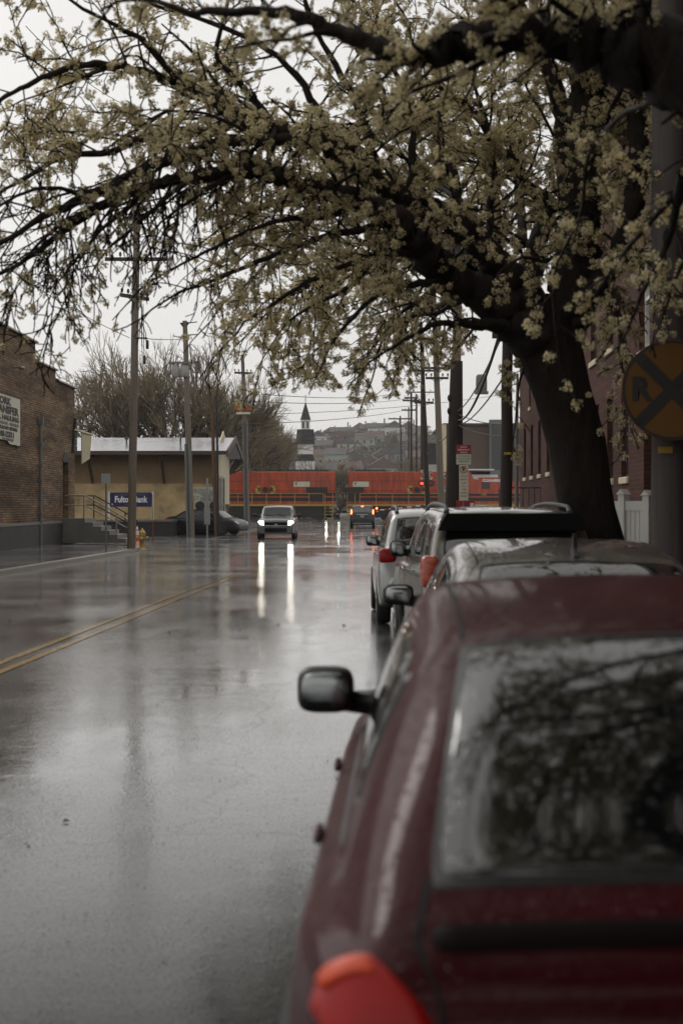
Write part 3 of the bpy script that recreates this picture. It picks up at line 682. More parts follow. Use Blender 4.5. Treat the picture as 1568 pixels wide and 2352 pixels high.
# ------------------------------------------------------------------ left brick warehouse
A0 = Vector((gx(-260, 36.5), 36.5, 0)); A1 = Vector((gx(172, 62), 62, 0))
d = (A1-A0); Lw = d.length; ang = math.atan2(d.y, d.x)
bw = thing('brick_warehouse', 'weathered brown brick warehouse with stepped parapet on the left street corner', 'building', A0, ang)
T = Matrix.Identity(4)        # local: x along the facade, outward = -y
def sy(Y): return (Y-A0.y)/d.y*Lw
mb = MB(); f0 = .95
dr = (sy(59.4), sy(60.6), 1.15, 3.55)
s2, s3 = sy(54.1), sy(57.9)
TT = Matrix.Translation((0, 0, 0))
def sub_panel(a, b, z0, z1, ops):
    wall_panel(mb, Matrix.Translation((a, 0, z0)), b-a, z1-z0, [(o[0]-a, o[1]-a, o[2]-z0, o[3]-z0) for o in ops], .3)
sub_panel(0, s2, f0, 7.85, []); sub_panel(s2, s3, f0, 7.15, []); sub_panel(s3, Lw, f0, 6.75, [dr])
mb.box(Lw-.35, Lw-.002, .32, 14, 0, 6.5); mb.box(0, Lw-.4, .32, 14, 0, 6.3)
mb.add([(s2, 0, 7.15), (s2, .4, 7.15), (s2, .4, 7.85), (s2, 0, 7.85)], [(0, 1, 2, 3)]); mb.add([(s3, 0, 6.75), (s3, .4, 6.75), (s3, .4, 7.15), (s3, 0, 7.15)], [(0, 1, 2, 3)])
mb.add([(Lw, 0, 0), (Lw, 14, 0), (Lw, 14, 6.75), (Lw, 0, 6.75)], [(0, 1, 2, 3)])
mb.add([(0, .4, f0), (0, .4, 7.85), (s2, .4, 7.85), (s2, .4, f0)], [(0, 1, 2, 3)]); mb.add([(0, .4, 7.85), (0, 0, 7.85), (s2, 0, 7.85), (s2, .4, 7.85)], [(0, 1, 2, 3)])
mb.build('wall', M['brick_l'], bw)
mb = MB(); mb.box(-.1, Lw+.06, -.08, 14, 0, f0); mb.build('foundation', M['dark_stone'], bw)
mb = MB(); mb.box(-.1, Lw+.08, -.11, .02, f0+.002, f0+.1); mb.build('ledge', M['concrete'], bw)
for (a, b, z) in ((0, s2, 7.85), (s2, s3, 7.15), (s3, Lw, 6.75)):
    mb = MB(); x = a
    while x < b-.05:
        e = min(x+.42, b+.03); mb.prism([(-.14, 0), (-.12, .07), (.08, .16), (.2, .17), (.42, .1), (.46, 0)], x+.01, e-.015, 'x', 0, Matrix.Translation((0, 0, z)))
        x += .42
    mb.build('coping', M['coping'], bw)
mb = MB(); mb.box(dr[0]+.06, dr[1]-.06, .22, .28, dr[2], dr[3]-.05); do = mb.build('door', M['brown'], bw)
mb = MB(); mb.ell((dr[0]+.2, .19, 2.1), (.03, .03, .03)); mb.build('handle', M['chrome'], do)
mb = MB(); mb.prism([(dr[0]-.1, 3.5), (dr[1]+.1, 3.5), (dr[1]+.1, 3.6), ((dr[0]+dr[1])/2+.35, 3.9), ((dr[0]+dr[1])/2-.35, 3.9), (dr[0]-.1, 3.6)], -.03, .1, 'y'); mb.build('door_arch', M['dark_stone'], bw)
sd = sy(gx(86, 54.6) and 54.6)
mb = MB(); mb.tube([(sd, -.1, .15), (sd, -.1, 4.85)], .065, 10); mb.box(sd-.1, sd+.1, -.2, -.02, 4.8, 5.05)
for z in (1.3, 2.6, 3.2, 4.0): mb.box(sd-.085, sd+.085, -.185, 0, z, z+.07)
mb.build('downpipe', M['galv_dull'], bw)
# roof bracket ends, little lamp
mb = MB(); mb.tube([(sy(50.3), 0, 6.55), (sy(50.3), -.3, 6.6)], .03, 8); mb.ell((sy(50.3), -.35, 6.55), (.1, .12, .08)); mb.build('wall_lamp', M['galv'], bw)
mb = MB()
for i in range(5): mb.box(Lw-.75+.13*i, Lw+.05+.0*i, -.1+.0, -.002, 4.0+.3*i, 4.0+.3*i+.28)
mb.build('corbel', M['dark_stone'], bw)
# flap of awning hanging off the corner
mb = MB(); mb.add([(Lw+.05, -.3, 5.0), (Lw+.8, -.6, 4.75), (Lw+.9, -.5, 3.75), (Lw+.35, -.25, 3.5)], [(0, 1, 2, 3)]); mb.tube([(Lw-.5, -.1, 4.95), (Lw+.9, -.65, 4.8)], .04, 6)
mb.add([(Lw+.05, -.27, 5.0), (Lw+.8, -.57, 4.75), (Lw+.9, -.47, 3.75), (Lw+.35, -.22, 3.5)], [(3, 2, 1, 0)]); mb.build('loose_awning', M['cream'], bw)
# painted company board on the wall
sb0, sb1 = sy(42.6), sy(51.2)
tb = thing('company_board', 'large weathered cream board with hand painted black lettering on the brick warehouse wall', 'sign', A0+Vector((math.cos(ang)*sb0, math.sin(ang)*sb0, 3.78)), ang)
wB = sb1-sb0; hB = 1.72
mb = MB(); n = 26; pts = [(wB*i/n, (.14 if i in (17, 18, 19, 20) else .02)+.04*random.random() if i > 3 else .0) for i in range(n+1)]
mb.prism(pts+[(wB, hB), (0, hB)], -.09, -.04, 'y'); mb.build('board', M['sign_white'], tb)
mb = MB(); mb.box(wB-.0, wB+.05, -.1, -.01, 0, hB); mb.box(0, wB, -.1, -.01, hB, hB+.05); mb.build('edge_trim', M['dark_stone'], tb)
def bl(t, s, z, xr, mm=M['ink'], bold=.012, sx=1.): lettering(t, s, mm, tb, (xr, -.1, z), FACE_CAM, .003, bold=bold, align='RIGHT', sx=sx)
wr = wB
bl('YORK', .34, 1.5, wr-1.5, sx=2.3, bold=.016); bl('TRANSFER', .36, 1.2, wr-.35, sx=2.3, bold=.016)
bl('LOCAL HAULING', .23, .93, wr-.25, sx=2.5, bold=.012); bl('MOVING - STORAGE - RIGGING', .14, .74, wr-.26, M['ink_faint'], .006, 2.4)
bl('RAILROAD SIDING', .16, .58, wr-.5, sx=2.3, bold=.008); bl('848-2331', .26, .36, wr-.95, sx=2.5, bold=.014); bl('FREE ESTIMATES', .12, .19, wr-1.1, M['ink_faint'], .004, 1.9)
# steps and railings by the door
stp = thing('entrance_steps', 'dark concrete entrance steps with pipe handrails beside the brick warehouse door', 'steps', A0, ang)
mb = MB(); x0 = dr[0]-.5
for i in range(6): mb.box(x0, dr[1]+.5+.0, -.85-.3*(5-i), -.1 if i == 5 else -.85-.3*(4-i), .13, .13+.17*(i+1)) if False else mb.box(x0, dr[1]+.9, -1.0-.34*(5-i), -.09, .13+.17*i+.002, .13+.17*(i+1))
mb.build('steps', M['concrete'], stp)
def rail(xr, mt):
    m = MB(); top = (xr, -1.0, 2.1); bot = (xr, -2.7, 1.15)
    m.tube([(xr, -.15, 2.1), top, bot, (xr, -2.82, 1.0), (xr, -2.75, .75), (xr, -2.55, .85), (xr, -1.0, 1.7), (xr, -.15, 1.7)], .028, 8)
    m.tube([(xr, -.95, 1.1), (xr, -.95, 2.1)], .028, 8); m.tube([(xr, -2.3, .4), (xr, -2.3, 1.35)], .028, 8); m.build('handrail', mt, stp)
rail(x0+.1, M['steel_rail']); rail(dr[1]+.75, M['black'])
# ------------------------------------------------------------------ depot
YD = 82.; xl, xr = gx(100, YD), gx(497, YD); yb = 90.8; zf = .875; ze, zr = 4.70, 5.70
dp = thing('freight_depot', 'long tan stucco freight depot with wide wet metal roof behind the utility poles', 'building', (xl, YD, 0), 0)
Wd = xr-xl; Dd = yb-YD
mb = MB(); mb.box(0, Wd, 0, Dd, zf, 4.9); mb.build('wall', M['tan_dark'], dp)  # darker tone above the band paints in the shade of the roof overhang
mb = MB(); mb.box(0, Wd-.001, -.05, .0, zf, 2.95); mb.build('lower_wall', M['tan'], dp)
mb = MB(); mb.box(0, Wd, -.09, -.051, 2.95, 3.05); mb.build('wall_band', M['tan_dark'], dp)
mb = MB(); mb.prism([(-.003, 1.75), (Dd+.003, 1.75), (Dd+.003, 4.9), (Dd/2, 6.2), (-.003, 4.9)], Wd, Wd+.06, 'x'); mb.build('gable_wall', M['cream'], dp)
oh = 2.1; zo = ze; rz_ = zr
def roofz(y): return zo+(rz_-zo)*(y+oh)/(Dd/2+oh)
mb = MB(); mb.prism([(-oh, zo), (Dd/2, rz_), (Dd+oh, zo), (Dd+oh, zo+.05), (Dd/2, rz_+.09), (-oh, zo+.05)], -.8, Wd+.75, 'x'); 
rf = mb.build('roof', M['roofmetal'], dp)
mb = MB(); mb.box(-.8, Wd+.75, -oh-.04, -oh-.003, zo-.17, zo+.04); mb.build('fascia', M['brown'], dp)
mb = MB(); mb.prism([(-oh-.1, zo-.3), (Dd/2, rz_-.22), (Dd+oh, zo-.3), (Dd+oh, zo+.1), (Dd/2, rz_+.2), (-oh-.1, zo+.1)], Wd+.76, Wd+.84, 'x'); mb.build('bargeboard', M['brown'], dp)
for x in (gx(214, 82)-xl, gx(378, 82)-xl, gx(494, 82)-xl):
    mb = MB(); mb.box(x-.07, x+.07, -oh+.15, 0, zo-.22, zo-.06)
    mb.prism([(-oh+.3, zo-.2), (-oh+.55, zo-.2), (-.08, 3.25), (-.08, 2.95), (-.2, 2.95)], x-.06, x+.06, 'x'); mb.build('eave_bracket', M['brown'], dp)
mb = MB(); mb.box(gx(440, YD)-xl, gx(505, YD)-xl-.3, -.09, -.055, 1.85, 2.75); fs_ = mb.build('faded_panel', M['sign_white'], dp)
lettering('FREIGHT', .34, M['ink_faint'], dp, (gx(470, YD)-xl, -.1, 2.5), FACE_CAM, .002, sx=1.2); lettering('STATION', .3, M['ink_faint'], dp, (gx(474, YD)-xl, -.1, 2.08), FACE_CAM, .002, sx=1.2)
for (a, b) in ((.9, 2.2), (3.2, 4.6)):
    mb = MB(); mb.box(Wd+.061, Wd+.09, a, b, 1.1, 3.3); w_ = mb.build('window', M['pane'], dp)
    mb = MB(); mb.box(Wd+.091, Wd+.12, a-.1, a, 1.0, 3.4); mb.box(Wd+.091, Wd+.12, b, b+.1, 1.0, 3.4); mb.box(Wd+.091, Wd+.12, a-.1, b+.1, 3.4, 3.5); mb.build('window_frame', M['white'], w_)
mb = MB()
for y in (0.1, 2.5, 5, 7.5): mb.box(Wd-.3, Wd+.05, y, y+.3, 0, 1.75)
mb.box(Wd-.2, Wd+.04, 0, Dd, 1.5, 1.745); mb.build('loading_frame', M['dark_stone'], dp)
for x, zh in ((gx(302-20, YD)-xl, .3), (gx(408, YD)-xl, .5)):
    mb = MB(); mb.tube([(x, 1.5, roofz(1.5)), (x, 1.5, roofz(1.5)+zh)], .05, 8); mb.lathe([(.12, 0), (.14, .1), (.02, .16)], 10, (x, 1.5, roofz(1.5)+zh)); mb.build('roof_vent', M['loco_roof'], dp)
pf = thing('loading_platform', 'dark stone loading platform along the front of the tan depot', 'platform', (xl, 77, 0), 0)
mb = MB(); mb.box(-3, gx(392, 77)-xl, 0, 4.95, .0, .78); mb.box(gx(392, 77)-xl, xr-xl+.2, 4.4, 4.95, 0, .78); mb.build('base', M['dark_stone'], pf)
mb = MB(); mb.box(-3, gx(392, 77)-xl+.05, -.05, 4.95, .782, .875); mb.box(gx(392, 77)-xl+.05, xr-xl+.25, 4.35, 4.95, .782, .875); mb.build('deck', M['concrete'], pf)
# bank sign on the platform
bs = thing('bank_sign', 'navy blue bank sign on two white posts in front of the tan depot', 'sign', (gx(301, 77.6), 77.6, .875))
sc = 77.6/F; zb0, zb1 = (1160-1164)*sc+H-.875, (1160-1131)*sc+H-.875; hw = 48*sc
mb = MB(); mb.bbox(-hw, hw, -.03, .03, zb0, zb1, .015); mb.build('sign_panel', M['navy'], bs)
for sd_ in (-1, 1): mb = MB(); mb.box(sd_*hw-.045+sd_*.05, sd_*hw+.045+sd_*.05, -.045, .045, 0, zb1+.04); mb.build('post', M['white'], bs)
lettering('Fulton Bank', .47, M['ink_white'], bs, (0, -.035, (zb0+zb1)/2+.0), FACE_CAM, .003, bold=.016, sx=.78)
lettering('COMMITTED TO YORK COUNTY', .11, M['ink_dim'], bs, (0, -.035, zb1-.14), FACE_CAM, .002)
lettering('fultonbank.com', .11, M['ink_dim'], bs, (0, -.035, zb0+.13), FACE_CAM, .002)
mb = MB(); mb.lathe([(.05, -.036), (.05, -.03)], 16, (-hw+.12, 0, zb0+.12), 'y'); mb.build('emblem', M['ink_white'], bs)
# stake, hydrant, cone, street sign
st_ = MB(); st_.tube([(0, 0, 0), (-.02, 0, 1.1), (-.04, 0, 2.0)], [.022, .018, .016], 6); o = st_.build('marker_stake', M['rust'], None, (gx(352, 55.4), 55.4, .13)); tag(o, 'thin rusty marker stake at the pavement corner beside the hydrant', 'stake')
hy = thing('fire_hydrant', 'yellow fire hydrant at the kerb beside the tallest left utility pole', 'fire hydrant', (gx(327, 49.5), 49.5, .13))
mb = MB(); mb.lathe([(.15, 0), (.15, .04), (.1, .05), (.095, .1), (.095, .48), (.12, .5), (.12, .54), (.1, .56)], 20); mb.build('barrel', M['hydrant'], hy)
mb = MB(); mb.lathe([(.115, .562), (.13, .575), (.11, .63), (.07, .69), (.03, .72), (.03, .77), (.0, .77)], 20); mb.build('bonnet', M['hydrant'], hy)
for T_ in ((1, 0), (-1, 0)): mb = MB(); mb.lathe([(.05, .09*T_[0]), (.05, .16*T_[0]), (.065, .165*T_[0]), (.065, .2*T_[0]), (.02, .21*T_[0])], 12, (0, 0, .42), 'x'); mb.build('nozzle', M['hydrant'], hy)
mb = MB(); mb.lathe([(.06, -.1), (.06, -.17), (.075, -.175), (.075, -.22), (.02, -.23)], 12, (0, 0, .4), 'y'); mb.build('nozzle', M['hydrant'], hy)
cn = thing('traffic_cone', 'orange traffic cone with white collar beside the tall utility pole', 'traffic cone', (gx(315.5, 68), 68, .0))
mb = MB(); mb.bbox(-.19, .19, -.19, .19, 0, .04, .01); mb.lathe([(.14, .04), (.03, .68), (.02, .7)], 18); mb.build('body', M['cone'], cn)
mb = MB(); mb.lathe([(.108, .26), (.068, .47)], 18); mb.build('collar', M['white'], cn); mb = MB(); mb.lathe([(.055, .54), (.036, .66)], 18); mb.build('collar', M['white'], cn)
ss = thing('street_sign', 'grey metal sign seen from behind on a thin post by the warehouse steps', 'street sign', (gx(244, 47.6), 47.6, .13))
mb = MB(); mb.tube([(0, 0, 0), (0, 0, 2.62)], .032, 6); mb.build('post', M['galv_dull'], ss)
mb = MB(); mb.bbox(-.15, .15, -.055, -.04, 2.28, 2.62, .005); mb.build('sign_plate', M['sign_grey'], ss)

# ------------------------------------------------------------------ right brick buildings
def bldg(name, label, u, Y0, Y1, Ht, wins, door=None, wall=M['brick_r'], lowr=None):
    P0 = S(u, Y1); P1 = S(u, Y0); dd = P1-P0; L_ = dd.length; ang = math.atan2(dd.y, dd.x)
    b = thing(name, label, 'building', P0, ang)
    q = lambda Y: (Y1-Y)/(Y1-Y0)*L_
    ops = [(q(w[1]), q(w[0]), w[2], w[3]) for w in wins]
    if door: ops.append((q(door[1]), q(door[0]), door[2], door[3]))
    mb = MB(); wall_panel(mb, Matrix.Identity(4), L_, Ht, ops, .22)
    mb.add([(0, 0, 0), (0, 0, Ht), (0, 9, Ht), (0, 9, 0)], [(0, 1, 2, 3)]); mb.add([(L_, 0, 0), (L_, 9, 0), (L_, 9, Ht), (L_, 0, Ht)], [(0, 1, 2, 3)]); mb.add([(0, 0, Ht), (L_, 0, Ht), (L_, 9, Ht), (0, 9, Ht)], [(0, 1, 2, 3)])
    mb.build('wall', wall, b)
    for w in wins:
        a, c = q(w[1]), q(w[0]); white = len(w) > 4
        m = MB(); m.box(a, c, .18, .2, w[2], w[3]); wo = m.build('window', M['pane'], b)
        m = MB(); t = .05 if not white else .1
        for (x0, x1, z0, z1) in ((a, a+t, w[2], w[3]), (c-t, c, w[2], w[3]), (a+t, c-t, w[3]-t, w[3]), (a+t, c-t, w[2], w[2]+t), (a+t, c-t, (w[2]+w[3])/2-.03, (w[2]+w[3])/2+.03)): m.box(x0, x1, .1, .178, z0, z1)
        m.build('window_frame', M['white'] if white else M['slate'], wo)
        m = MB(); m.bbox(a-.06, c+.06, -.05, .1, w[2]-.14, w[2]-.002, .015); m.build('window_sill', M['white'] if white else M['cream'], wo)
    if door: 
        m = MB(); m.box(q(door[1]), q(door[0]), .18, .21, door[2], door[3]); do = m.build('door', M['slate'], b)
        m = MB(); m.ell((q(door[0])-.15, .15, 1.2), (.03, .03, .03)); m.build('handle', M['chrome'], do)
    m = MB(); m.bbox(-.15, L_+.15, -.2, .3, Ht, Ht+.35, .05); m.build('cornice', M['dark_stone'], b)
    return b, q, L_
bldg('brick_rowhouse', 'dark red brick building with tall narrow windows and pale sills behind the blossoming tree', 4.25, -16, 35., 11.,
  [(29.4, 30.3, 2.25, 3.95), (27.4, 28.3, 2.25, 3.95), (31.6, 32.5, 2.25, 3.95), (25.0, 26.1, 4.5, 6.4, 1), (29.4, 30.4, 5., 6.9), (32, 33, 5., 6.9), (19.5, 20.6, 4.5, 6.4, 1), (19.5, 20.6, 7.6, 9.4, 1), (25, 26.1, 7.8, 9.6), (30, 31, 8., 9.8), (17, 18, 1.5, 3.4), (12, 13, 1.5, 3.4), (12, 13, 4.5, 6.4), (8, 9, 1.5, 3.4), (8, 9, 4.5, 6.4), (3, 4, 1.5, 3.4), (3, 4, 4.5, 6.4), (-3, -2, 1.5, 3.4), (-3, -2, 4.5, 6.4), (-8, -7, 1.5, 3.4), (-8, -7, 4.5, 6.4)], (24.2, 25.6, .15, 3.2))
b2_, q2, L2 = bldg('brick_hall', 'red brick hall with rows of narrow windows and front stoop further down the right pavement', 4.5, 36.5, 57., 7.2,
  [(Y, Y+1.0, 2.75, 4.6) for Y in (38.5, 42.3, 45., 48, 51, 54)]+[(Y, Y+.6, 5.3, 6.4) for Y in (40, 44., 48, 52)])
sp = thing('front_stoop', 'pale concrete stoop with black iron railing in front of the red brick hall', 'stoop', S(3.7, 46.5), SROT)
mb = MB(); mb.box(-.65, .7, -1.6, 1.6, .13, 1.2); mb.box(-.6, .6, -1.9, -1.6, .13, .8); mb.build('steps', M['concrete'], sp)
mb = MB()
for y in np.linspace(-1.5, 1.5, 12): mb.tube([(-.6, y, 1.2), (-.6, y, 2.25)], .014, 5)
for x in np.linspace(-.6, .5, 7): mb.tube([(x, -1.5, 1.2), (x, -1.5, 2.25)], .014, 5)
mb.tube([(.5, -1.5, 2.25), (-.6, -1.5, 2.25), (-.6, 1.5, 2.25)], .025, 6); mb.build('railing', M['black'], sp)
# white vinyl fence
fn = thing('white_fence', 'short white vinyl fence panel between the tree trunk and the grey pole', 'fence', (gx(1441, 18), 18.2, .13), R(-52))
fpts = (-.42, -.02, .38)
for i, x in enumerate(fpts):
    mb = MB(); mb.bbox(x-.055, x+.055, -.055, .055, 0, 1.72-.015*i, .008); mb.prism([(x-.07, 1.72-.015*i), (x+.07, 1.72-.015*i), (x, 1.79-.015*i)], -.07, .07, 'y'); mb.build('post', M['white'], fn)
for i in range(2):
    a, b = fpts[i]+.056, fpts[i+1]-.056
    mb = MB(); mb.box(a, b, -.02, .02, .1, 1.62); mb.box(a, b, -.035, -.021, 1.5, 1.62); mb.box(a, b, -.035, -.021, .1, .22)
    for k in range(1, 4): x = a+(b-a)*k/4; mb.box(x-.004, x+.004, -.026, -.021, .22, 1.5)
    mb.build('panel', M['white'], fn)
# flat roofed building beyond the tracks on the right
YB = 172
fb = thing('flat_roof_warehouse', 'dark brown flat roofed warehouse rising beyond the train on the right', 'building', (gx(1022, YB), YB, 0))
k_ = YB/F; Hb = (1160-977)*k_+H
mb = MB(); mb.box(0, 190*k_, 0, 20, 0, Hb); mb.build('wall', M['brown_wall'], fb)
mb = MB(); mb.box(-.3, 190*k_, -.3, 20.3, Hb, Hb+.25); mb.build('roof_edge', M['loco_roof'], fb)
mb = MB(); mb.box(-.4, .1, -.35, .1, 0, Hb+.1); mb.build('corner_trim', M['cream'], fb)
mb = MB(); mb.box(100*k_, 130*k_, -1.2, -.002, 0, (1160-965)*k_+H); mb.build('stair_tower', M['galv_dull'], fb)
mb = MB(); mb.box(103*k_, 127*k_, -1.22, -1.202, (1160-1080)*k_+H, (1160-975)*k_+H); mb.build('window', M['pane'], fb)
mb = MB(); mb.box(30*k_, 100*k_, -6, -.002, (1160-1083)*k_+H, (1160-1080)*k_+H); mb.box(40*k_, 110*k_, -5, -.01, (1160-1110)*k_+H-.3, (1160-1092)*k_+H); mb.build('canopy', M['white_wet'], fb)
gb = thing('grey_shed', 'small dark grey shed with white roof between the right utility poles', 'shed', (gx(978, 185), 185, 0)); k2 = 185/F
mb = MB(); mb.box(0, 28*k2, 0, 6, 0, (1160-1018)*k2+H); mb.build('wall', M['slate'], gb)
mb = MB(); mb.box(-4*k2, 32*k2, -2, -.01, 0, (1160-1068)*k2+H); mb.build('porch', M['white_wet'], gb)
# ------------------------------------------------------------------ the orange train
YT = 146.4; KT = YT/F
def tz(py): return (1160-py)*KT+H
def tx(px): return (px-784)*KT
def hexlogo(parent, x, z, w, letters):
    for sd in (-1, 1):
        mb = MB(); c = x+sd*w*.36; mb.prism([(c-sd*w*.16, z-.42), (c+sd*w*.06, z-.42), (c+sd*w*.16, z), (c+sd*w*.06, z+.42), (c-sd*w*.16, z+.42), (c-sd*w*.04, z)][::sd], -.03, .0, 'y')
        lo = mb.build('emblem', M['yellow'], parent)
        lettering(letters[0 if sd < 0 else 1], .62, M['loco_black'], parent, (c-sd*w*.04, -.035, z), FACE_CAM, .002, bold=.03)
    mb = MB(); mb.lathe([(w*.14, -.03), (w*.14, 0)], 16, (x, 0, z), 'y'); mb.build('emblem_disc', M['loco_black'], parent)
def loco(label, pl, pr, roof_at, logo, badge, box_, railing, steps, end_steps, cab=None):
    """hood unit between screen columns pl..pr (metres from the street centre); near side at YT"""
    x0, x1 = tx(pl), tx(pr); L_ = x1-x0
    t = thing('locomotive', label, 'locomotive', (x0, YT, 0), 0, 'orange locomotives of the train')
    zs, zt, zw = tz(1158), tz(1083), tz(1128)
    hood_end = cab[0] if cab else L_
    mb = MB(); mb.bbox(.0, hood_end, .35, 2.6, zw+.0, zt, .06); mb.build('hood', M['orange'], t)
    mb = MB()
    x = .9
    while x < hood_end-.5: mb.box(x, x+.03, .325, .352, zw+.35, zt-.35); x += .95
    mb.box(.3, hood_end-.3, .325, .352, zt-1.0, zt-.96); mb.build('door_seams', M['brown'], t)
    mb = MB()
    mb.box(.0, L_, .33, 2.6, zs, zw, 0)
    for (a, b) in ((1132, 1139), (1143, 1151)): mb.box(-.001, L_+.001, .3, .329, tz(b), tz(a), 1)
    mb.build('lower_hood', [M['orange'], M['loco_black']], t)
    mb = MB(); mb.box(-.1, L_+.1, -.05, 2.95, zs-.2, zs-.02); mb.build('sill', M['yellow'], t)
    mb = MB(); mb.box(.6, L_-.6, .3, 2.6, .75, zs-.2); mb.box(L_*.32, L_*.66, .1, 2.8, .25, .75); mb.build('underframe', M['loco_black'], t)
    for c in (2.6, L_-2.9):
        mb = MB(); mb.box(c-1.8, c+1.8, .1, .35, .45, .85); mb.box(c-.5, c+.5, .0, .3, .4, 1.0); tr = mb.build('truck', M['loco_black'], t)
        for wx in (c-1.25, c+1.25):
            mb = MB(); mb.lathe([(.5, .36), (.5, .44), (.46, .44), (.46, .5)], 24, (wx, 0, .55), 'y'); mb.lathe([(.5, 2.4), (.5, 2.5)], 24, (wx, 0, .55), 'y'); mb.build('wheel', M['loco_roof'], tr)
    mb = MB(); mb.box(roof_at[0]*L_, roof_at[1]*L_, .6, 2.4, zt, zt+.22); mb.tube([(.4, 1.5, zt+.05), (.4, 1.5, zt+.4)], .06, 6); mb.build('roof_hatch', M['loco_roof'], t)
    mb = MB(); mb.box(badge-.75*1., badge+.9, .3, .327, tz(1118), tz(1106)); bd = mb.build('notice_panel', M['sign_white'], t)
    lettering('Y', .42, M['ink'], t, (badge-.5, .295, tz(1112)), FACE_CAM, .002, bold=.02); 
    mb = MB(); mb.box(box_-1.1, box_+1.1, .2, .335, tz(1131), tz(1119)); mb.box(box_-.75, box_+.75, .15, .3, tz(1150), tz(1132)); mb.build('battery_box', M['loco_black'], t)
    if logo: 
        lp = thing_part('logo', t, (logo, .3, tz(1125)*1)); hexlogo(lp, 0, 0, 2.1, 'YR')
    a, b, stepz = railing
    mb = MB(); n = max(2, int(round((b-a)/1.55)))
    for i in range(n+1): x = a+(b-a)*i/n; mb.tube([(x, .0, zs), (x, .0, tz(1134))], .035, 5)
    mb.tube([(a, 0, tz(1134)), (b, 0, tz(1134))], .035, 5); mb.build('handrail', M['yellow'], t)
    for xe in end_steps:
        mb = MB(); s_ = -1 if xe < L_/2 else 1
        for z in (.35, .7, 1.05, 1.35): mb.box(xe-.38, xe+.38, -.1, .5, z, z+.04)
        mb.box(xe-.44, xe-.36, -.12, .5, .3, zs); mb.box(xe+.36, xe+.44, -.12, .5, .3, zs)
        mb.tube([(xe-.4, 0, zs), (xe-.4, 0, tz(1134))], .035, 5); mb.tube([(xe+.4, 0, zs), (xe+.4, 0, tz(1134))], .035, 5); mb.build('end_steps', M['yellow'], t)
    mb = MB(); 
    for s_, xe in ((-1, -.1), (1, L_+.1)): mb.box(min(xe, xe+s_*.55), max(xe, xe+s_*.55), 1.3, 1.7, .85, 1.15)
    mb.build('coupler', M['loco_black'], t)
    return t, L_, hood_end
def thing_part(name, parent, loc):
    o = bpy.data.objects.new(name, None); COL.objects.link(o); o.parent = parent; o.location = loc; return o
loco('orange hood locomotive on the left, partly hidden by the depot', 470, 770, (.62, .95), tx(609-470+784), tx(691-470+784), tx(721-470+784)+.3, (.5, tx(742-470+784), 0), 0, [tx(755-470+784)])
t2, L2_, _ = loco('orange hood locomotive in the middle, behind the crossing signals', 800, 1062, (.06, .33), tx(958-800+784), tx(827-800+784), tx(824-800+784)-.6, (tx(826-800+784), tx(1050-800+784), 0), 0, [tx(806-800+784)])
# cab unit at the right
x0 = tx(1068); t = thing('locomotive', 'orange cab locomotive at the right with sloping hood and cab window', 'locomotive', (x0, YT, 0), 0, 'orange locomotives of the train')
def lx(px): return tx(px)-x0
zs, zt, zc = tz(1158), tz(1083), tz(1102)
mb = MB(); mb.prism([(0, zs), (lx(1230), zs), (lx(1230), zc-.1), (lx(1172), zc-.1), (lx(1168), zc+.25), (lx(1100), zc+.25), (lx(1098), zc), (lx(1088), zc+.1), (lx(1080), zt), (0, zt)], .35, 2.6, 'y'); mb.build('cab', M['orange'], t)
for (a, b) in ((1134, 1139), (1143, 1151)): mb = MB(); mb.box(0, lx(1230), .3, .349, tz(b), tz(a)); mb.build('stripe', M['loco_black'], t)
for a in (1107, 1116): 
    mb = MB(); mb.box(lx(a), lx(a)+8*KT, .3, .352, tz(1121), tz(1108)); w_ = mb.build('window', M['pane'], t)
    mb = MB(); 
    for (p, q, r_, s_) in ((a-.8, a, 1122, 1107), (a+8, a+8.8, 1122, 1107), (a, a+8, 1122, 1121), (a, a+8, 1108, 1107)): mb.box(lx(p), lx(q), .28, .35, tz(r_), tz(s_))
    mb.build('window_frame', M['loco_black'], w_)
mb = MB(); mb.box(-.1, lx(1230), -.05, 2.95, zs-.3, zs-.01); mb.build('sill', M['yellow'], t)
mb = MB(); mb.box(.5, lx(1225), .3, 2.6, .4, zs-.3); mb.build('underframe', M['loco_black'], t)
lettering('1701', .3, M['yellow'], t, (lx(1111), .29, tz(1136.5)), FACE_CAM, .003, bold=.01)
# small board sign on poles with partly hidden word, standing in front of the cab unit
wb = thing('word_sign', 'small white letters sign on a bracket in front of the orange cab', 'sign', (gx(1128, 120), 120, 0)); kk = 120/F
mb = MB(); mb.box(-.5, .9, 0, .05, (1160-1107)*kk+H, (1160-1106)*kk+H); mb.tube([(.85, .03, 0), (.85, .03, (1160-1106)*kk+H)], .05, 6); mb.build('bracket', M['galv_dull'], wb)
lettering('CLEANERS', .32, M['ink_white'], wb, (.0, 0, (1160-1104)*kk+H), FACE_CAM, .01, bold=.012, align='CENTER', sx=1.0)

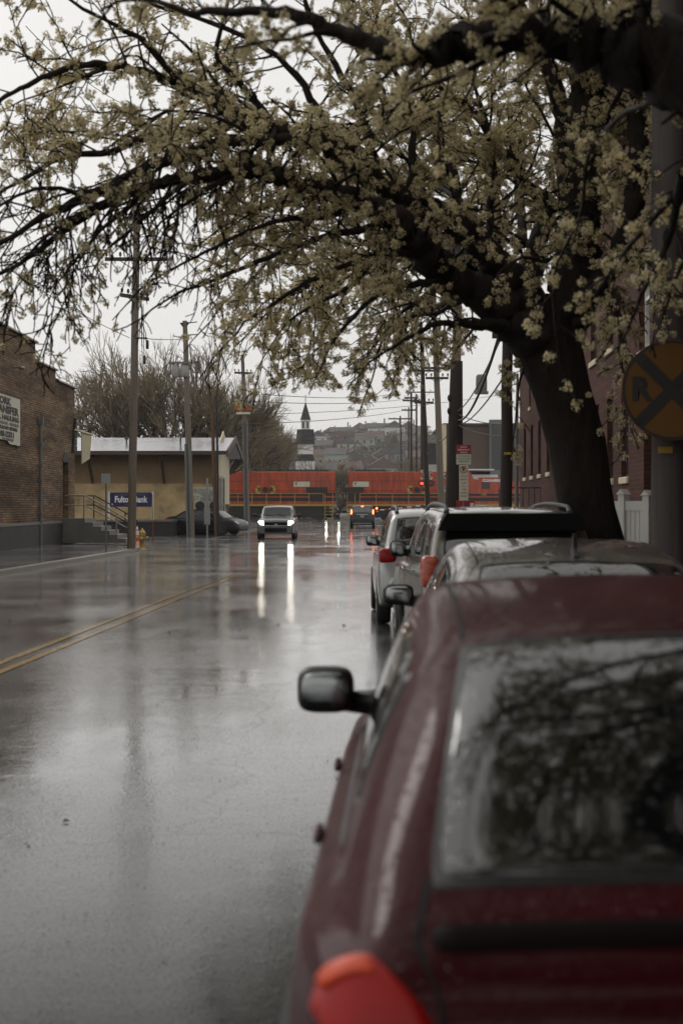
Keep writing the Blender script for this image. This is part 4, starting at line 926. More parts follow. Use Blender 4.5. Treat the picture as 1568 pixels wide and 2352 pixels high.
# ------------------------------------------------------------------ crossing signals, gate and signs
def crossbuck(parent, z, y, size=.62, txt=True, back=False):
    for a, w, sgn in ((38, 'RAIL ROAD', 0), (-38, 'CROSSING', 1)):
        T = Matrix.Translation((0, y-.02*sgn, z)) @ Matrix.Rotation(R(a if not back else a), 4, 'Y')
        mb = MB(); mb.bbox(-size, size, -.008, .008, -.115, .115, .004, 0, T); mb.build('crossbuck_blade', M['sign_grey'] if back else M['sign_white'], parent)
        if txt and not back:
            lettering(w, .2 if size < .7 else .25, M['ink'], parent, (0, y-.02*sgn-.012, z), (R(90), R(a), 0), .002, bold=.01, sx=1.05)
def signal(name, label, px, Y, zx, lamp_on, txt=True, back=False, lz=None, size=.62, tracks=False):
    t = thing(name, label, 'crossing signal', (gx(px, Y), Y, .1)); top = zx+.55
    mb = MB(); mb.tube([(0, 0, 0), (0, 0, top)], .06, 10); mb.lathe([(.2, 0), (.2, .05), (.1, .35)], 12); mb.build('mast', M['galv'], t)
    crossbuck(t, zx, -.09, size, txt, back)
    lz = lz or zx-.85
    for sd in (-1, 1):
        mb = MB(); mb.lathe([(.3, -.04), (.3, 0)], 20, (sd*.42, 0, lz), 'y'); b = mb.build('lamp_disc', M['black'], t)
        mb = MB(); mb.tube([(0, 0, lz), (sd*.42, 0, lz)], .03, 6); mb.build('bracket', M['galv_dull'], b)
        mb = MB(); mb.ell((sd*.42, -.07, lz), (.125, .06, .125), 16, 10); mb.build('lamp_lens', M['signal_on'] if lamp_on == sd else M['red_lens'], b)
    if tracks:
        mb = MB(); mb.bbox(-.45, .2, -.1, -.085, lz-.5, lz-.18, .004); mb.build('track_plate', M['sign_white'], t); lettering('2 TRACKS', .2, M['ink'], t, (-.12, -.105, lz-.34), FACE_CAM, .002, sx=.65, bold=.006)
    return t
signal('crossing_signal', 'railway crossing signal with one red lamp glowing in front of the middle locomotive', 979, 128, (1160-1093)*128/F+H, -1, size=.62, lz=(1160-1113)*128/F+H)
t = thing('crossing_sign', 'white crossbuck sign with crossing lettering on a post behind the parking signs', 'crossing sign', (gx(1040, 84), 84, .1))
mb = MB(); mb.tube([(0, 0, 0), (0, 0, 3.4)], .06, 10); mb.build('mast', M['galv'], t)
crossbuck(t, (1160-1108)*84/F+H-.1, -.09, .78)
zq = (1160-1134)*84/F+H-.1
mb = MB(); mb.bbox(-.42, .45, -.1, -.085, zq-.16, zq+.2, .004); mb.build('track_plate', M['sign_white'], t); lettering('2 TRACKS', .24, M['ink'], t, (0, -.105, zq+.02), FACE_CAM, .002, sx=.75, bold=.008)
mb = MB(); mb.lathe([(.17, -.12), (.17, -.05)], 16, (.05, 0, zq+.45), 'y'); mb.build('bell', M['galv_dull'], t)
g = thing('crossing_gate', 'lowered red and white crossing gate arm with red lamps beside the dark SUV', 'crossing gate', (gx(985, 126), 126, .1))
mb = MB(); mb.bbox(-.3, .3, -.25, .25, 0, 1.3, .03); mb.build('gate_motor', M['galv_dull'], g)
Xa = gx(862, 126)-gx(985, 126); za, zb_ = (1160-1164)*126/F+H-.1+.15, (1160-1173)*126/F+H-.1
mb = MB(); n = 12
for i in range(n): 
    f0_, f1_ = i/n, (i+1)/n
    mb.box(Xa*f1_, Xa*f0_-.002, -.3, -.26, za+(zb_-za)*f0_-.05-.02*i*0, za+(zb_-za)*f0_+.05, i % 2)
mb.build('gate_arm', [M['white'], M['sign_red']], g)
for f in (.99, .97): pass
for f in (.98, .55): mb = MB(); mb.ell((Xa*f, -.33, za+(zb_-za)*f+.2), (.09, .06, .1)); mb.build('arm_lamp', M['brake_on'] if f > .9 else M['red_lens'], g)
g2 = thing('crossing_signal', 'crossing signal mast seen from behind beside the brown utility pole', 'crossing signal', (gx(476, 79.2), 79.2, .0))
mb = MB(); mb.tube([(0, 0, 0), (0, 0, 3.2)], .06, 10); mb.bbox(-.16, .16, -.1, .1, .6, 1.5, .02); mb.build('mast', M['galv'], g2); crossbuck(g2, (1160-1142)*79.2/F+H, .09, .62, back=True)
for sd in (-1, 1): mb = MB(); mb.lathe([(.26, -.04), (.26, 0), (.1, .15)], 20, (sd*.4, 0, 1.9-.25), 'y'); mb.build('lamp_disc', M['black'], g2)
# parking signs
YS = 41.5; ks = YS/F
ps = thing('parking_sign', 'tall post with red snow emergency sign above a no parking sign at the right kerb', 'parking sign', (gx(1064, YS), YS, .13))
mb = MB(); mb.tube([(0, 0, 0), (0, 0, (1160-1022)*ks+H-.13)], .03, 8); mb.build('post', M['galv_dull'], ps)
def zz(py): return (1160-py)*ks+H-.13
def sgn(a, b, hw, mt, nm='sign_plate', y=-.04): 
    mb = MB(); mb.bbox(-hw*ks, hw*ks, y-.012, y, zz(b), zz(a), .004); return mb.build(nm, mt, ps)
sgn(1022, 1043, 17, M['sign_red']); sgn(1043.4, 1067, 17, M['sign_white']); sgn(1068, 1150, 10.5, M['sign_white'], y=-.035)
for i, w in enumerate(('SNOW', 'EMERGENCY', 'ROUTE')): lettering(w, .062, M['ink_white'], ps, (0, -.056, zz(1027+6.3*i)), FACE_CAM, .001, bold=.001, sx=1.0)
for i, w in enumerate(('NO PARKING', 'DURING SNOW', 'EMERGENCY')): lettering(w, .055, M['ink_green'], ps, (0, -.056, zz(1048+6*i)), FACE_CAM, .001, bold=.001)
lettering('P', .17, M['ink'], ps, (0, -.05, zz(1078.5)), FACE_CAM, .001, bold=.006)
mb = MB(); mb.tube([(.1*math.cos(a), -.052, zz(1078.5)+.1*math.sin(a)) for a in np.linspace(0, 2*math.pi, 24)], .009, 5, cap=False); mb.tube([(-.07, -.052, zz(1078.5)+.07), (.07, -.052, zz(1078.5)-.07)], .008, 5); mb.build('ring_symbol', M['sign_red'], ps)
for i, w in enumerate(('2 HOUR', 'PARKING', '8 AM', 'TO', '6 PM', 'EXCEPT', 'SUNDAY')): lettering(w, .05, M['sign_red'], ps, (0, -.05, zz(1094+7.6*i)), FACE_CAM, .001, bold=.001)
rb = thing('stop_sign_board', 'low dark red notice board behind the roof rail of the pewter SUV', 'sign', (gx(1069, 52), 52, .0)); kb = 52/F
mb = MB(); mb.bbox(-22*kb, 20*kb, -.02, .02, (1160-1168)*kb+H, (1160-1149)*kb+H, .01); mb.build('board', M['sign_red'], rb); lettering('ONE WAY', .13, M['ink_white'], rb, (.1, -.025, (1160-1158)*kb+H), FACE_CAM, .002) if False else None
mb = MB(); mb.tube([(.2, .04, 0), (.2, .04, (1160-1150)*kb+H)], .03, 6); mb.build('post', M['galv_dull'], rb)
mb = MB(); mb.box(10*kb, 18*kb, -.024, -.021, (1160-1164)*kb+H, (1160-1155)*kb+H); mb.build('mark', M['ink_white'], rb)
# round railway warning disc on the near grey pole
YR = 13.; kr = YR/F
rr = thing('warning_disc', 'round yellow railway warning disc with black cross fixed to the near grey pole', 'road sign', (gx(1541, YR), YR-.02, (1160-896)*kr+H))
rad = 116*kr
mb = MB(); mb.lathe([(rad, -.004), (rad, 0.)], 56, (0, 0, 0), 'y', smooth=False); mb.build('disc', M['amber'], rr)
mb = MB()
pts = [(rad*.965*math.cos(a), -.012, rad*.965*math.sin(a)) for a in np.linspace(0, 2*math.pi, 57)]
for i in range(56):
    a0, a1 = 2*math.pi*i/56, 2*math.pi*(i+1)/56; V = []
    for (r_) in (rad*.93, rad*.985):
        for a in (a0, a1): V.append((r_*math.cos(a), -.0065, r_*math.sin(a)))
    mb.add(V, [(0, 1, 3, 2)])
w2 = .055
for a in (45, -45): T = Matrix.Rotation(R(a), 4, 'Y'); mb.box(-rad*.93, rad*.93, -.009 if a > 0 else -.0075, -.0045, -w2, w2, 0, T)
mb.build('cross_marking', M['ink'], rr)
for sd in (-1, 1): lettering('R', .29, M['ink'], rr, (sd*rad*.62, -.008, 0), FACE_CAM, .002, bold=.012)
# ------------------------------------------------------------------ utility poles
def arm_part(parent, x, y, z, hw, rot=0., t=.06, ins=(-.95, -.5, .5, .95), brace=True, mt=None):
    T = Matrix.Translation((x, y, z)) @ Matrix.Rotation(rot, 4, 'Z')
    mb = MB(); mb.box(-hw, hw, -t, t, -t, t, 0, T); c = mb.build('crossarm', mt or M['arm'], parent)
    if brace:
        mb = MB(); 
        for s in (-1, 1): mb.tube([T @ Vector((s*hw*.5, -.02, -t)), T @ Vector((0, -.02, -hw*.38))], .018, 5)
        mb.build('brace', M['galv_dull'], c)
    for i in ins:
        mb = MB(); p = T @ Vector((i*hw, 0, t)); mb.lathe([(.02, 0), (.02, .06), (.055, .07), (.04, .12), (.055, .13), (.03, .2)], 8, tuple(p)); mb.build('insulator', M['ceramic'], c)
def pole(label, bx, by_, Y, tx_, ty, wb, wt, mat, arms=(), cans=(), conduits=(), extra=None, z0=0., group='utility poles along the street'):
    """screen column of the base and of the top, at depth Y"""
    k = Y/F; B = Vector((gx(bx, Y), Y, z0)); top = Vector((gx(tx_, Y), Y, (1160-ty)*k+H))-B
    t = thing('utility_pole', label, 'utility pole', B, 0, group)
    n = 8; pth = [top*(i/n)+Vector((.01*math.sin(i*2.1), 0, 0)) for i in range(n+1)]; rd = [(wb+(wt-wb)*i/n)*k/2 for i in range(n+1)]
    mb = MB(); mb.tube(pth, rd, 14); mb.build('pole', mat, t)
    def on(py): h = (1160-py)*k+H-z0; return top*(h/top.z)
    for a in arms:
        p = on(a[0]); arm_part(t, p.x, p.y-.16, p.z, a[1]*k, a[2] if len(a) > 2 else 0., a[3] if len(a) > 3 else .06)
    for (py, dx, w, h) in cans:
        p = on(py); mb = MB(); r_ = w*k/2; hh = h*k/2
        mb.lathe([(r_*.9, -hh), (r_, -hh*.9), (r_, hh*.8), (r_*.92, hh*.86), (r_*.92, hh), (r_*.3, hh*1.1)], 16, (p.x+dx*k, p.y-.1, p.z)); c = mb.build('transformer', M['tank'], t)
        mb = MB(); 
        for s in (-.5, .5): mb.lathe([(.035, 0), (.06, .05), (.035, .1), (.06, .15), (.03, .22)], 8, (p.x+dx*k+s*r_, p.y-.1, p.z+hh))
        mb.build('bushing', M['ceramic'], c)
    for (dx0, dx1, y0, y1, w) in conduits:
        mb = MB(); mb.tube([(dx1*k, -.2, max(0, (1160-y1)*k+H-z0)), (dx0*k, -.2, (1160-y0)*k+H-z0)], w*k/2, 8); mb.build('conduit', M['galv_dull'], t)
    if extra: extra(t, k, on)
    return t, B+top, (lambda py: B+on(py))
def ex1(t, k, on):
    for (dx, py, h) in ((13, 597, 200), (16, 690, 170), (20, 700, 130)):
        p = on(py); mb = MB(); mb.tube([(p.x+dx*k, -.25, p.z), (p.x+(dx+2)*k, -.25, p.z-h*k)], .012, 5); w_ = mb.build('drop_wire', M['wire'], t)
    for (dx, py) in ((31, 793), (25, 828)): mb = MB(); p = on(py); mb.lathe([(.05, -.16), (.055, -.1), (.055, .12), (.02, .17)], 8, (p.x+dx*k, -.25, p.z)); mb.build('line_fuse', M['black'], t)
    p = on(777); mb = MB(); mb.tube([(p.x, -.1, p.z), (p.x+30*k, -.2, p.z-.02)], .03, 6); mb.build('bracket', M['arm'], t)
p1 = pole('tallest weathered utility pole with two crossarms at the left pavement corner', 302, 1267, 51.5, 315, 488, 20, 15, M['wood'], [(597, 70), (684, 42, R(52)), (500, 36, R(-40))], extra=ex1, z0=.13)
def ex2(t, k, on):
    p = on(860); mb = MB(); mb.box(p.x-36*k, p.x+24*k, -.35, -.25, p.z+.55, p.z+.65)
    for s in (-36, 22): mb.tube([(p.x+s*k, -.3, p.z+.6), (p.x+s*k, -.3, p.z-1.4)], .025, 5)
    mb.build('transformer_rack', M['galv_dull'], t)
    p = on(742); mb = MB(); mb.prism([(p.x-12*k, p.z), (p.x+10*k, p.z+.05), (p.x+6*k, p.z-.12), (p.x-6*k, p.z-.2)], -.1, .1, 'y'); mb.tube([(p.x+8*k, 0, p.z), (p.x+28*k, -.1, p.z+.05)], .03, 5); mb.build('pole_cap', M['arm'], t)
    p = on(795); mb = MB(); mb.tube([(p.x, 0, p.z), (p.x+14*k, 0, p.z+.1), (p.x+26*k, 0, p.z-.2), (p.x+18*k, 0, p.z-.25), (p.x+10*k, 0, p.z-.05)], .02, 5); mb.build('bracket', M['galv_dull'], t)
p2 = pole('utility pole carrying two grey transformers behind the tall corner pole', 439, 1233, 76.5, 425, 737, 17, 11, M['wood'], cans=[(853, -24, 19, 27), (853, -4, 19, 26)], conduits=[(-12, -7, 1020, 1232, 5), (-4, 1, 1020, 1232, 4)], extra=ex2)
def ex3(t, k, on):
    p = on(1030); mb = MB(); mb.tube([(p.x+8*k, -.12, p.z+3), (p.x+12*k, -.12, 0)], .07, 6); mb.build('conduit', M['black'], t)
p3 = pole('short reddish brown leaning pole beside the depot gable', 497, 1231, 78.2, 487, 935, 10, 7, M['wood_rust'], extra=ex3)
def ex4(t, k, on):
    p = on(944); mb = MB(); mb.bbox(p.x-23*k, p.x+17*k, -.3, -.16, p.z-.05*k, p.z+12*k, .02); b = mb.build('rusty_box', M['rust'], t)
    mb = MB(); mb.box(p.x-18*k, p.x+14*k, -.31, -.17, p.z-8*k, p.z-.1); mb.build('box_base', M['sign_white'], b)
p4 = pole('slim pole with short crossarm and rusty box beside the oncoming SUV', 570, 1212, 104, 557, 815, 10, 8, M['wood'], [(857, 20, R(20), .07)], conduits=[(-2, 0, 965, 1210, 4), (-12, -7, 965, 1210, 4)], extra=ex4)
# right side row
def exd(t, k, on):
    p = on(1045); mb = MB(); mb.box(p.x-8*k, p.x+8*k, -.2, -.17, p.z, p.z+.05); mb.build('pole_tag', M['yellow'], t)
    p = on(770); mb = MB(); mb.box(p.x-35*k, p.x+4*k, -.06, .06, p.z-.06, p.z+.05, 0, Matrix.Rotation(0, 4, 'Z')); mb.build('crossarm', M['arm'], t)
pr1 = pole('dark utility pole directly left of the blossoming tree trunk', 1160, 1360, 29, 1166, 640, 31, 22, M['wood_dark'], extra=exd, z0=.13)
def exe(t, k, on):
    a, b = on(1165), on(830); mb = MB(); mb.tube([a+Vector((0, -.06, 0)), b+Vector((0, -.06, 0))], [21*k, 14*k], 12); mb.build('pole_sleeve', M['wood_dark'], t)
    for py in (915, 945): p = on(py); mb = MB(); mb.ell((p.x-16*k, -.2, p.z), (.07, .07, .13)); mb.build('junction_box', M['black'], t)
    p = on(760); mb = MB(); mb.ell((p.x+18*k, -.1, p.z), (.2, .06, .06)); mb.build('bracket', M['arm'], t)
pr2 = pole('thick utility pole with dark lower sleeve right of the parking signs', 1040, 1262, 54, 1052, 600, 30, 17, M['wood'], extra=exe, z0=.13)
pr3 = pole('pale grey utility pole leaning left with two crossarms beyond the crossbuck', 1016, 1232, 76, 994, 640, 17, 11, M['wood'], [(846, 34), (869, 26)], z0=.1)
pr4 = pole('slender dark utility pole leaning slightly beside the glowing crossing signal', 984, 1222, 90, 966, 740, 12, 8, M['wood_dark'], [(852, 30), (925, 22)], z0=.1)
pr5 = pole('thin distant utility pole with wide crossarm left of the leaning dark pole', 969, 1200, 150, 969, 800, 8, 7, M['wood_dark'], [(901, 38)])
for i, (px, ty, w, Y, arms, lab) in enumerate(((944, 900, 6, 205, [(920, 20), (914, 16)], 'central pole with stacked crossarms in the distant pole cluster'), (956, 905, 5, 225, [(922, 14)], 'right hand pole in the distant pole cluster'),
      (938, 935, 4, 240, [(942, 16)], 'left hand pole in the distant pole cluster'), (924, 955, 4, 260, [(962, 28)], 'lowest leftmost pole of the distant pole cluster'))):
    pole(lab, px, 1190, Y, px-(5 if i == 3 else 0), ty, w, w*.8, M['wood_dark'], [(a[0], a[1], 0, .12) for a in arms])
# near grey pole with the warning disc
def exn(t, k, on):
    p = on(1035); mb = MB(); mb.box(p.x-34*k, p.x-2*k, -.17, -.155, p.z-.03, p.z+.03); mb.build('pole_tag', M['yellow'], t)
prn = pole('thick grey weathered pole at the right kerb carrying the round warning disc', 1537, 1600, 13.25, 1533, -120, 80, 74, M['wood_grey'], extra=exn, z0=.13)
lp = thing('lamp_post', 'thin grey steel signpost standing right of the dark utility pole', 'post', (gx(1186, 36), 36, .13))
k = 36/F; mb = MB(); mb.lathe([(.13, 0), (.12, .1), (.06, .5)], 10); mb.tube([(0, 0, .3), (-.01, 0, (1160-1040)*k+H), (.02, 0, (1160-870)*k+H)], [.055, .045, .03], 10); mb.build('post', M['galv_dull'], lp)
mb = MB(); mb.lathe([(.05, -.03), (.05, .03)], 12, (.06, -.05, (1160-1036)*k+H), 'y'); mb.build('lamp', M['sign_grey'], lp)
mb = MB(); mb.ell((gx(1105, 62), 62, (1160-882)*62/F+H), (.24, .2, .42), 16, 10, .35); mb.box(gx(1090, 62), gx(1120, 62), 61.8, 62.2, (1160-905)*62/F+H, (1160-899)*62/F+H)
o = mb.build('signal_box', M['galv_dull']); tag(o, 'grey blue equipment box hanging on the cables right of the thick sleeved pole', 'equipment box')
# wires
def wire(label, pts, r=.02, sag=0.0, group='overhead wires', name='overhead_wire'):
    P = [Vector(p) for p in pts]; out = []
    for a, b in zip(P[:-1], P[1:]):
        for i in range(15): f = i/14; q = a.lerp(b, f); q.z -= sag*4*f*(1-f); out.append(q)
    mb = MB(); mb.tube(out, r, 5, cap=False); o = mb.build(name, M['wire']); tag(o, label, 'wire', group)
W_ = lambda px, py, Y: at(px, py, Y)
wl = 'thin overhead cable strung across the white sky above the train'
for (a, ya, b, yb_, Ya, Yb) in ((562, 921, 936, 916, 104, 205), (562, 934+18, 1160, 905, 104, 140), (540, 974, 940, 940, 100, 205), (560, 1004, 935, 968, 104, 220), (640, 1010, 930, 985, 150, 240), (600, 905, 905, 905, 104, 200)):
    wire(wl, [W_(a, ya, Ya), W_(b, yb_, Yb)], .03 if Yb > 150 else .02, .4)
wire('faint sloping cable left of the tall corner pole', [W_(-60, 560, 45), W_(298, 776, 51.5)], .012, .2)
wire('faint level cable between the tall corner pole and the transformer pole', [W_(330, 777, 51.5), W_(425, 778, 76)], .015, .05)
wire('long thin cable crossing the sky behind the blossom from the top left', [W_(60, 60, 40), W_(310, 250, 51)], .012, .3)
for (x0, y0, Y0, x1, y1, Y1, r_, sg, lb) in ((1148, 762, 29, 1052, 965, 54, .035, .5, 'thick cable bundle swooping down to the sleeved pole, heaviest of the three'), (1150, 775, 29, 1050, 945, 54, .02, .25, 'middle cable swooping down to the sleeved pole'),
      (1160, 860, 29, 1056, 975, 54, .02, .2, 'lowest cable swooping down to the sleeved pole'), (1050, 950, 54, 1160, 975, 40, .015, .1, 'upper thin cable passing below the equipment box'), (1050, 975, 54, 1160, 1002, 40, .015, .1, 'lower thin cable passing below the equipment box'),
      (1045, 960, 54, 1004, 1010, 76, .02, .35, 'cable linking the sleeved pole to the pale leaning pole'), (1004, 1010, 76, 978, 1040, 90, .02, .3, 'cable linking the pale leaning pole to the dark leaning pole'), (978, 1040, 90, 955, 1110, 200, .03, 2., 'cable falling from the dark leaning pole to the distant cluster')):
    wire(lb, [W_(x0, y0, Y0), W_(x1, y1, Y1)], r_, sg)
# ------------------------------------------------------------------ trees
class Tree:
    def __init__(s, seed): s.rs = np.random.RandomState(seed); s.seg = []; s.bl = []; s.tw = []
    def tube_np(s, P, rad, n, store):
        store.append((np.array(P), np.array(rad), n))
def mesh_tubes(name, tubes, mat, parent):
    VV, FF = [], []; o = 0
    for P, rad, n in tubes:
        m = len(P); D = np.empty_like(P); D[1:-1] = P[2:]-P[:-2]; D[0] = P[1]-P[0]; D[-1] = P[-1]-P[-2]
        D /= (np.linalg.norm(D, axis=1)[:, None]+1e-9)
        ref = np.array([.3, .2, 1.]) if abs(D[0][2]) < .8 else np.array([1., .2, .1])
        U = np.cross(D, ref); U /= (np.linalg.norm(U, axis=1)[:, None]+1e-9); Wv = np.cross(D, U)
        a = np.arange(n)*2*math.pi/n
        rr_ = rad[:, None]*np.ones(n)[None, :]
        if n >= 8: u_ = np.arange(m)[:, None]; k_ = np.arange(n)[None, :]*2*math.pi/n; rr_ = rr_*(1+.05*np.sin(3*k_+u_*.9+P[0, 0]*5)+.045*np.sin(5*k_-u_*1.7)+.04*np.sin(2*k_+u_*2.3)+.03*np.random.normal(size=(m, n)))
        ring = P[:, None, :]+rr_[:, :, None]*(U[:, None, :]*np.cos(a)[None, :, None]+Wv[:, None, :]*np.sin(a)[None, :, None])
        VV.append(ring.reshape(-1, 3)); i = np.arange(m-1)[:, None]*n; k = np.arange(n)[None, :]; k2 = (k+1) % n
        FF.append((np.stack([i+k, i+k2, i+n+k2, i+n+k], -1).reshape(-1, 4))+o); o += m*n
    return fast_mesh(name, np.concatenate(VV), np.concatenate(FF), [mat], parent, smooth=True)
def mesh_blooms(name, B, mats, parent, K=34, rs=None):
    """B: (x,y,z,r) pompons of small petal faces around a centre"""
    B = np.array(B); n = len(B); rs = rs or np.random.RandomState(1)
    d = rs.normal(size=(n, K, 3)); d /= np.linalg.norm(d, axis=2)[..., None]
    r = B[:, 3][:, None]
    c = B[:, None, :3]+d*(r*(.45+.5*rs.rand(n, K)))[..., None]
    nn = d+.55*rs.normal(size=(n, K, 3)); nn /= np.linalg.norm(nn, axis=2)[..., None]
    t = np.cross(nn, rs.normal(size=(n, K, 3))); t /= np.linalg.norm(t, axis=2)[..., None]; u = np.cross(nn, t)
    s = (r*(.19+.13*rs.rand(n, K)))[..., None]
    V = np.stack([c+t*s, c+u*s*.8+nn*s*.15, c-t*s, c-u*s*.8+nn*s*.15], 2).reshape(-1, 3)
    Fq = np.arange(n*K*4).reshape(-1, 4); mi = (rs.rand(n*K) < .22).astype(int)
    return fast_mesh(name, V, Fq, mats, parent, mi)
def bloom_mat(name, c, tr=.28):
    m, nt, b = _mat(name); L = nt.links.new
    g = N(nt, 'ShaderNodeNewGeometry'); n = N(nt, 'ShaderNodeTexNoise', Scale=2.2, Detail=3.); L(g.outputs['Position'], n.inputs['Vector'])
    rp = ramp(nt, [(.3, tuple(x*.72 for x in c)), (.7, tuple(min(1, x*1.15) for x in c))]); L(n.outputs[0], rp.inputs[0]); L(rp.outputs[0], b.inputs['Base Color'])
    b.inputs['Roughness'].default_value = .7; b.inputs['Specular IOR Level'].default_value = .2
    t = nt.nodes.new('ShaderNodeBsdfTranslucent'); L(rp.outputs[0], t.inputs['Color']); mx = nt.nodes.new('ShaderNodeMixShader'); mx.inputs[0].default_value = tr
    L(b.outputs[0], mx.inputs[1]); L(t.outputs[0], mx.inputs[2]); L(mx.outputs[0], nt.nodes['Material Output'].inputs['Surface']); return m
M['petal'] = bloom_mat('pear_petals', (.84, .75, .49), .45); M['calyx'] = bloom_mat('pear_calyx', (.48, .40, .2))
def branch(T, p, d, L, r, lvl, droop, dens, maxl=3, bloom=True, spread=1.):
    rs = T.rs; n = 5 if lvl < 3 else 3; P = [np.array(p, float)]; d = np.array(d, float); d /= np.linalg.norm(d)
    for i in range(n):
        d = d+rs.normal(size=3)*(.12+.05*lvl)+np.array([0, 0, -droop*(.10+.05*lvl)]); d /= np.linalg.norm(d); P.append(P[-1]+d*L/n)
    P = np.array(P); rad = np.linspace(r, max(r*.35, .0045), n+1)
    (T.seg if lvl < 2 else T.tw).append((P, rad, 6 if lvl < 2 else 4 if lvl < 3 else 3))
    if lvl < maxl:
        step = (.16, .15, .12)[min(lvl-1, 2)] if lvl > 0 else .25
        k = max(1, int(L/step*spread))
        for j in range(k):
            f = .12+.88*(j+rs.rand()*.8)/k; x = min(f, .999)*n; i = int(x); q = P[i]+(P[i+1]-P[i])*(x-i); dd = P[i+1]-P[i]; dd /= np.linalg.norm(dd)
            s = rs.normal(size=3); s -= dd*s.dot(dd); s /= np.linalg.norm(s); a = R(28+30*rs.rand()); nd = dd*math.cos(a)+s*math.sin(a)
            branch(T, q, nd, L*(.28+.32*rs.rand())*(1-.35*f), max(.0058, r*.45), lvl+1, droop, dens, maxl, bloom, spread)
    if bloom and lvl >= 1:
        k = max(1, int(L/.058))
        for j in range(k):
            f = rs.rand()**.8 if lvl > 1 else .3+.7*rs.rand(); x = min(f, .999)*n; i = int(x); q = P[i]+(P[i+1]-P[i])*(x-i)
            if rs.rand() < dens(q)*(.24, .5, .68)[min(lvl-1, 2)]:
                rr = .030+.022*rs.rand(); T.bl.append((*(q+rs.normal(size=3)*.02), rr))
                if rs.rand() < .7: T.bl.append((*(q+rs.normal(size=3)*.035), rr*.8))
def limb(T, pts, dens, droop=.4, spawn=.22, Lr=(.6, 1.6), bias=None, maxl=3, start=.15, spread=1.):
    """pts: list of (x,y,z,r) world; smoothed and given wandering side branches"""
    A = np.array(pts, float); n = len(A); t = []
    q_ = 8 if A[0][3] > .12 else 4
    for i in range(n-1):
        for k in range(q_):
            u = k/q_; p0, p1, p2, p3 = A[max(i-1, 0)], A[i], A[i+1], A[min(i+2, n-1)]
            t.append(.5*((2*p1)+(-p0+p2)*u+(2*p0-5*p1+4*p2-p3)*u*u+(-p0+3*p1-3*p2+p3)*u**3))
    t.append(A[-1]); t = np.array(t); rs = T.rs
    t[1:-1, :3] += rs.normal(size=(len(t)-2, 3))*np.minimum(.02, t[1:-1, 3:4]*.25)
    T.seg.append((t[:, :3], np.maximum(t[:, 3]*(1+.06*rs.normal(size=len(t))), .004), 16 if t[0, 3] > .06 else 8))
    seg = np.linalg.norm(np.diff(t[:, :3], axis=0), axis=1); tot = seg.sum(); k = int(tot/spawn); cum = np.concatenate([[0], np.cumsum(seg)])
    for j in range(k+1):
        s = tot*(start+(1-start)*(j+rs.rand()*.7)/(k+1)); i = min(int(np.searchsorted(cum, s))-1, len(seg)-1); i = max(i, 0); u = (s-cum[i])/seg[i]; q = t[i]+(t[i+1]-t[i])*u
        dd = (t[i+1]-t[i])[:3]; dd /= np.linalg.norm(dd); sv = rs.normal(size=3); sv[2] += .25; 
        if bias is not None: sv += np.array(bias)
        sv -= dd*sv.dot(dd); sv /= np.linalg.norm(sv); a = R(32+35*rs.rand()); nd = dd*math.cos(a)+sv*math.sin(a)
        branch(T, q[:3], nd, Lr[0]+(Lr[1]-Lr[0])*rs.rand()**1.5, min(.02, max(.006, q[3]*.35)), 1, droop, dens, maxl, True, spread)
    # the tip carries on as a fine branch
    branch(T, t[-1, :3], (t[-1]-t[-2])[:3], Lr[1]*.7, max(.005, t[-1, 3]), 1, droop, dens, maxl, True, spread)
def px(pts, r=None):
    """(column, row, depth, radius) along a limb -> world"""
    return [(*at(p[0], p[1], p[2]), p[3]) for p in pts]
def dens1(q):
    # the low drooping tips over the left lane carry few flowers
    if q[0] < -1.1 and q[2] < 4.7: return .3 if q[2] > 4.2 else .12
    return .8 if q[2] < 5.3 else (.62 if q[0] < .3 else .85)
T1 = Tree(11)
T1.seg.append((np.array([(*at(a, b, c),) for a, b, c in ((1462, 1560, 15.6), (1388, 1330, 15.5), (1346, 1180, 15.4), (1322, 1020, 15.3), (1292, 900, 15.2), (1262, 800, 15.1), (1238, 715, 15.0))]), np.array([.42, .325, .30, .295, .31, .34, .36]), 20))
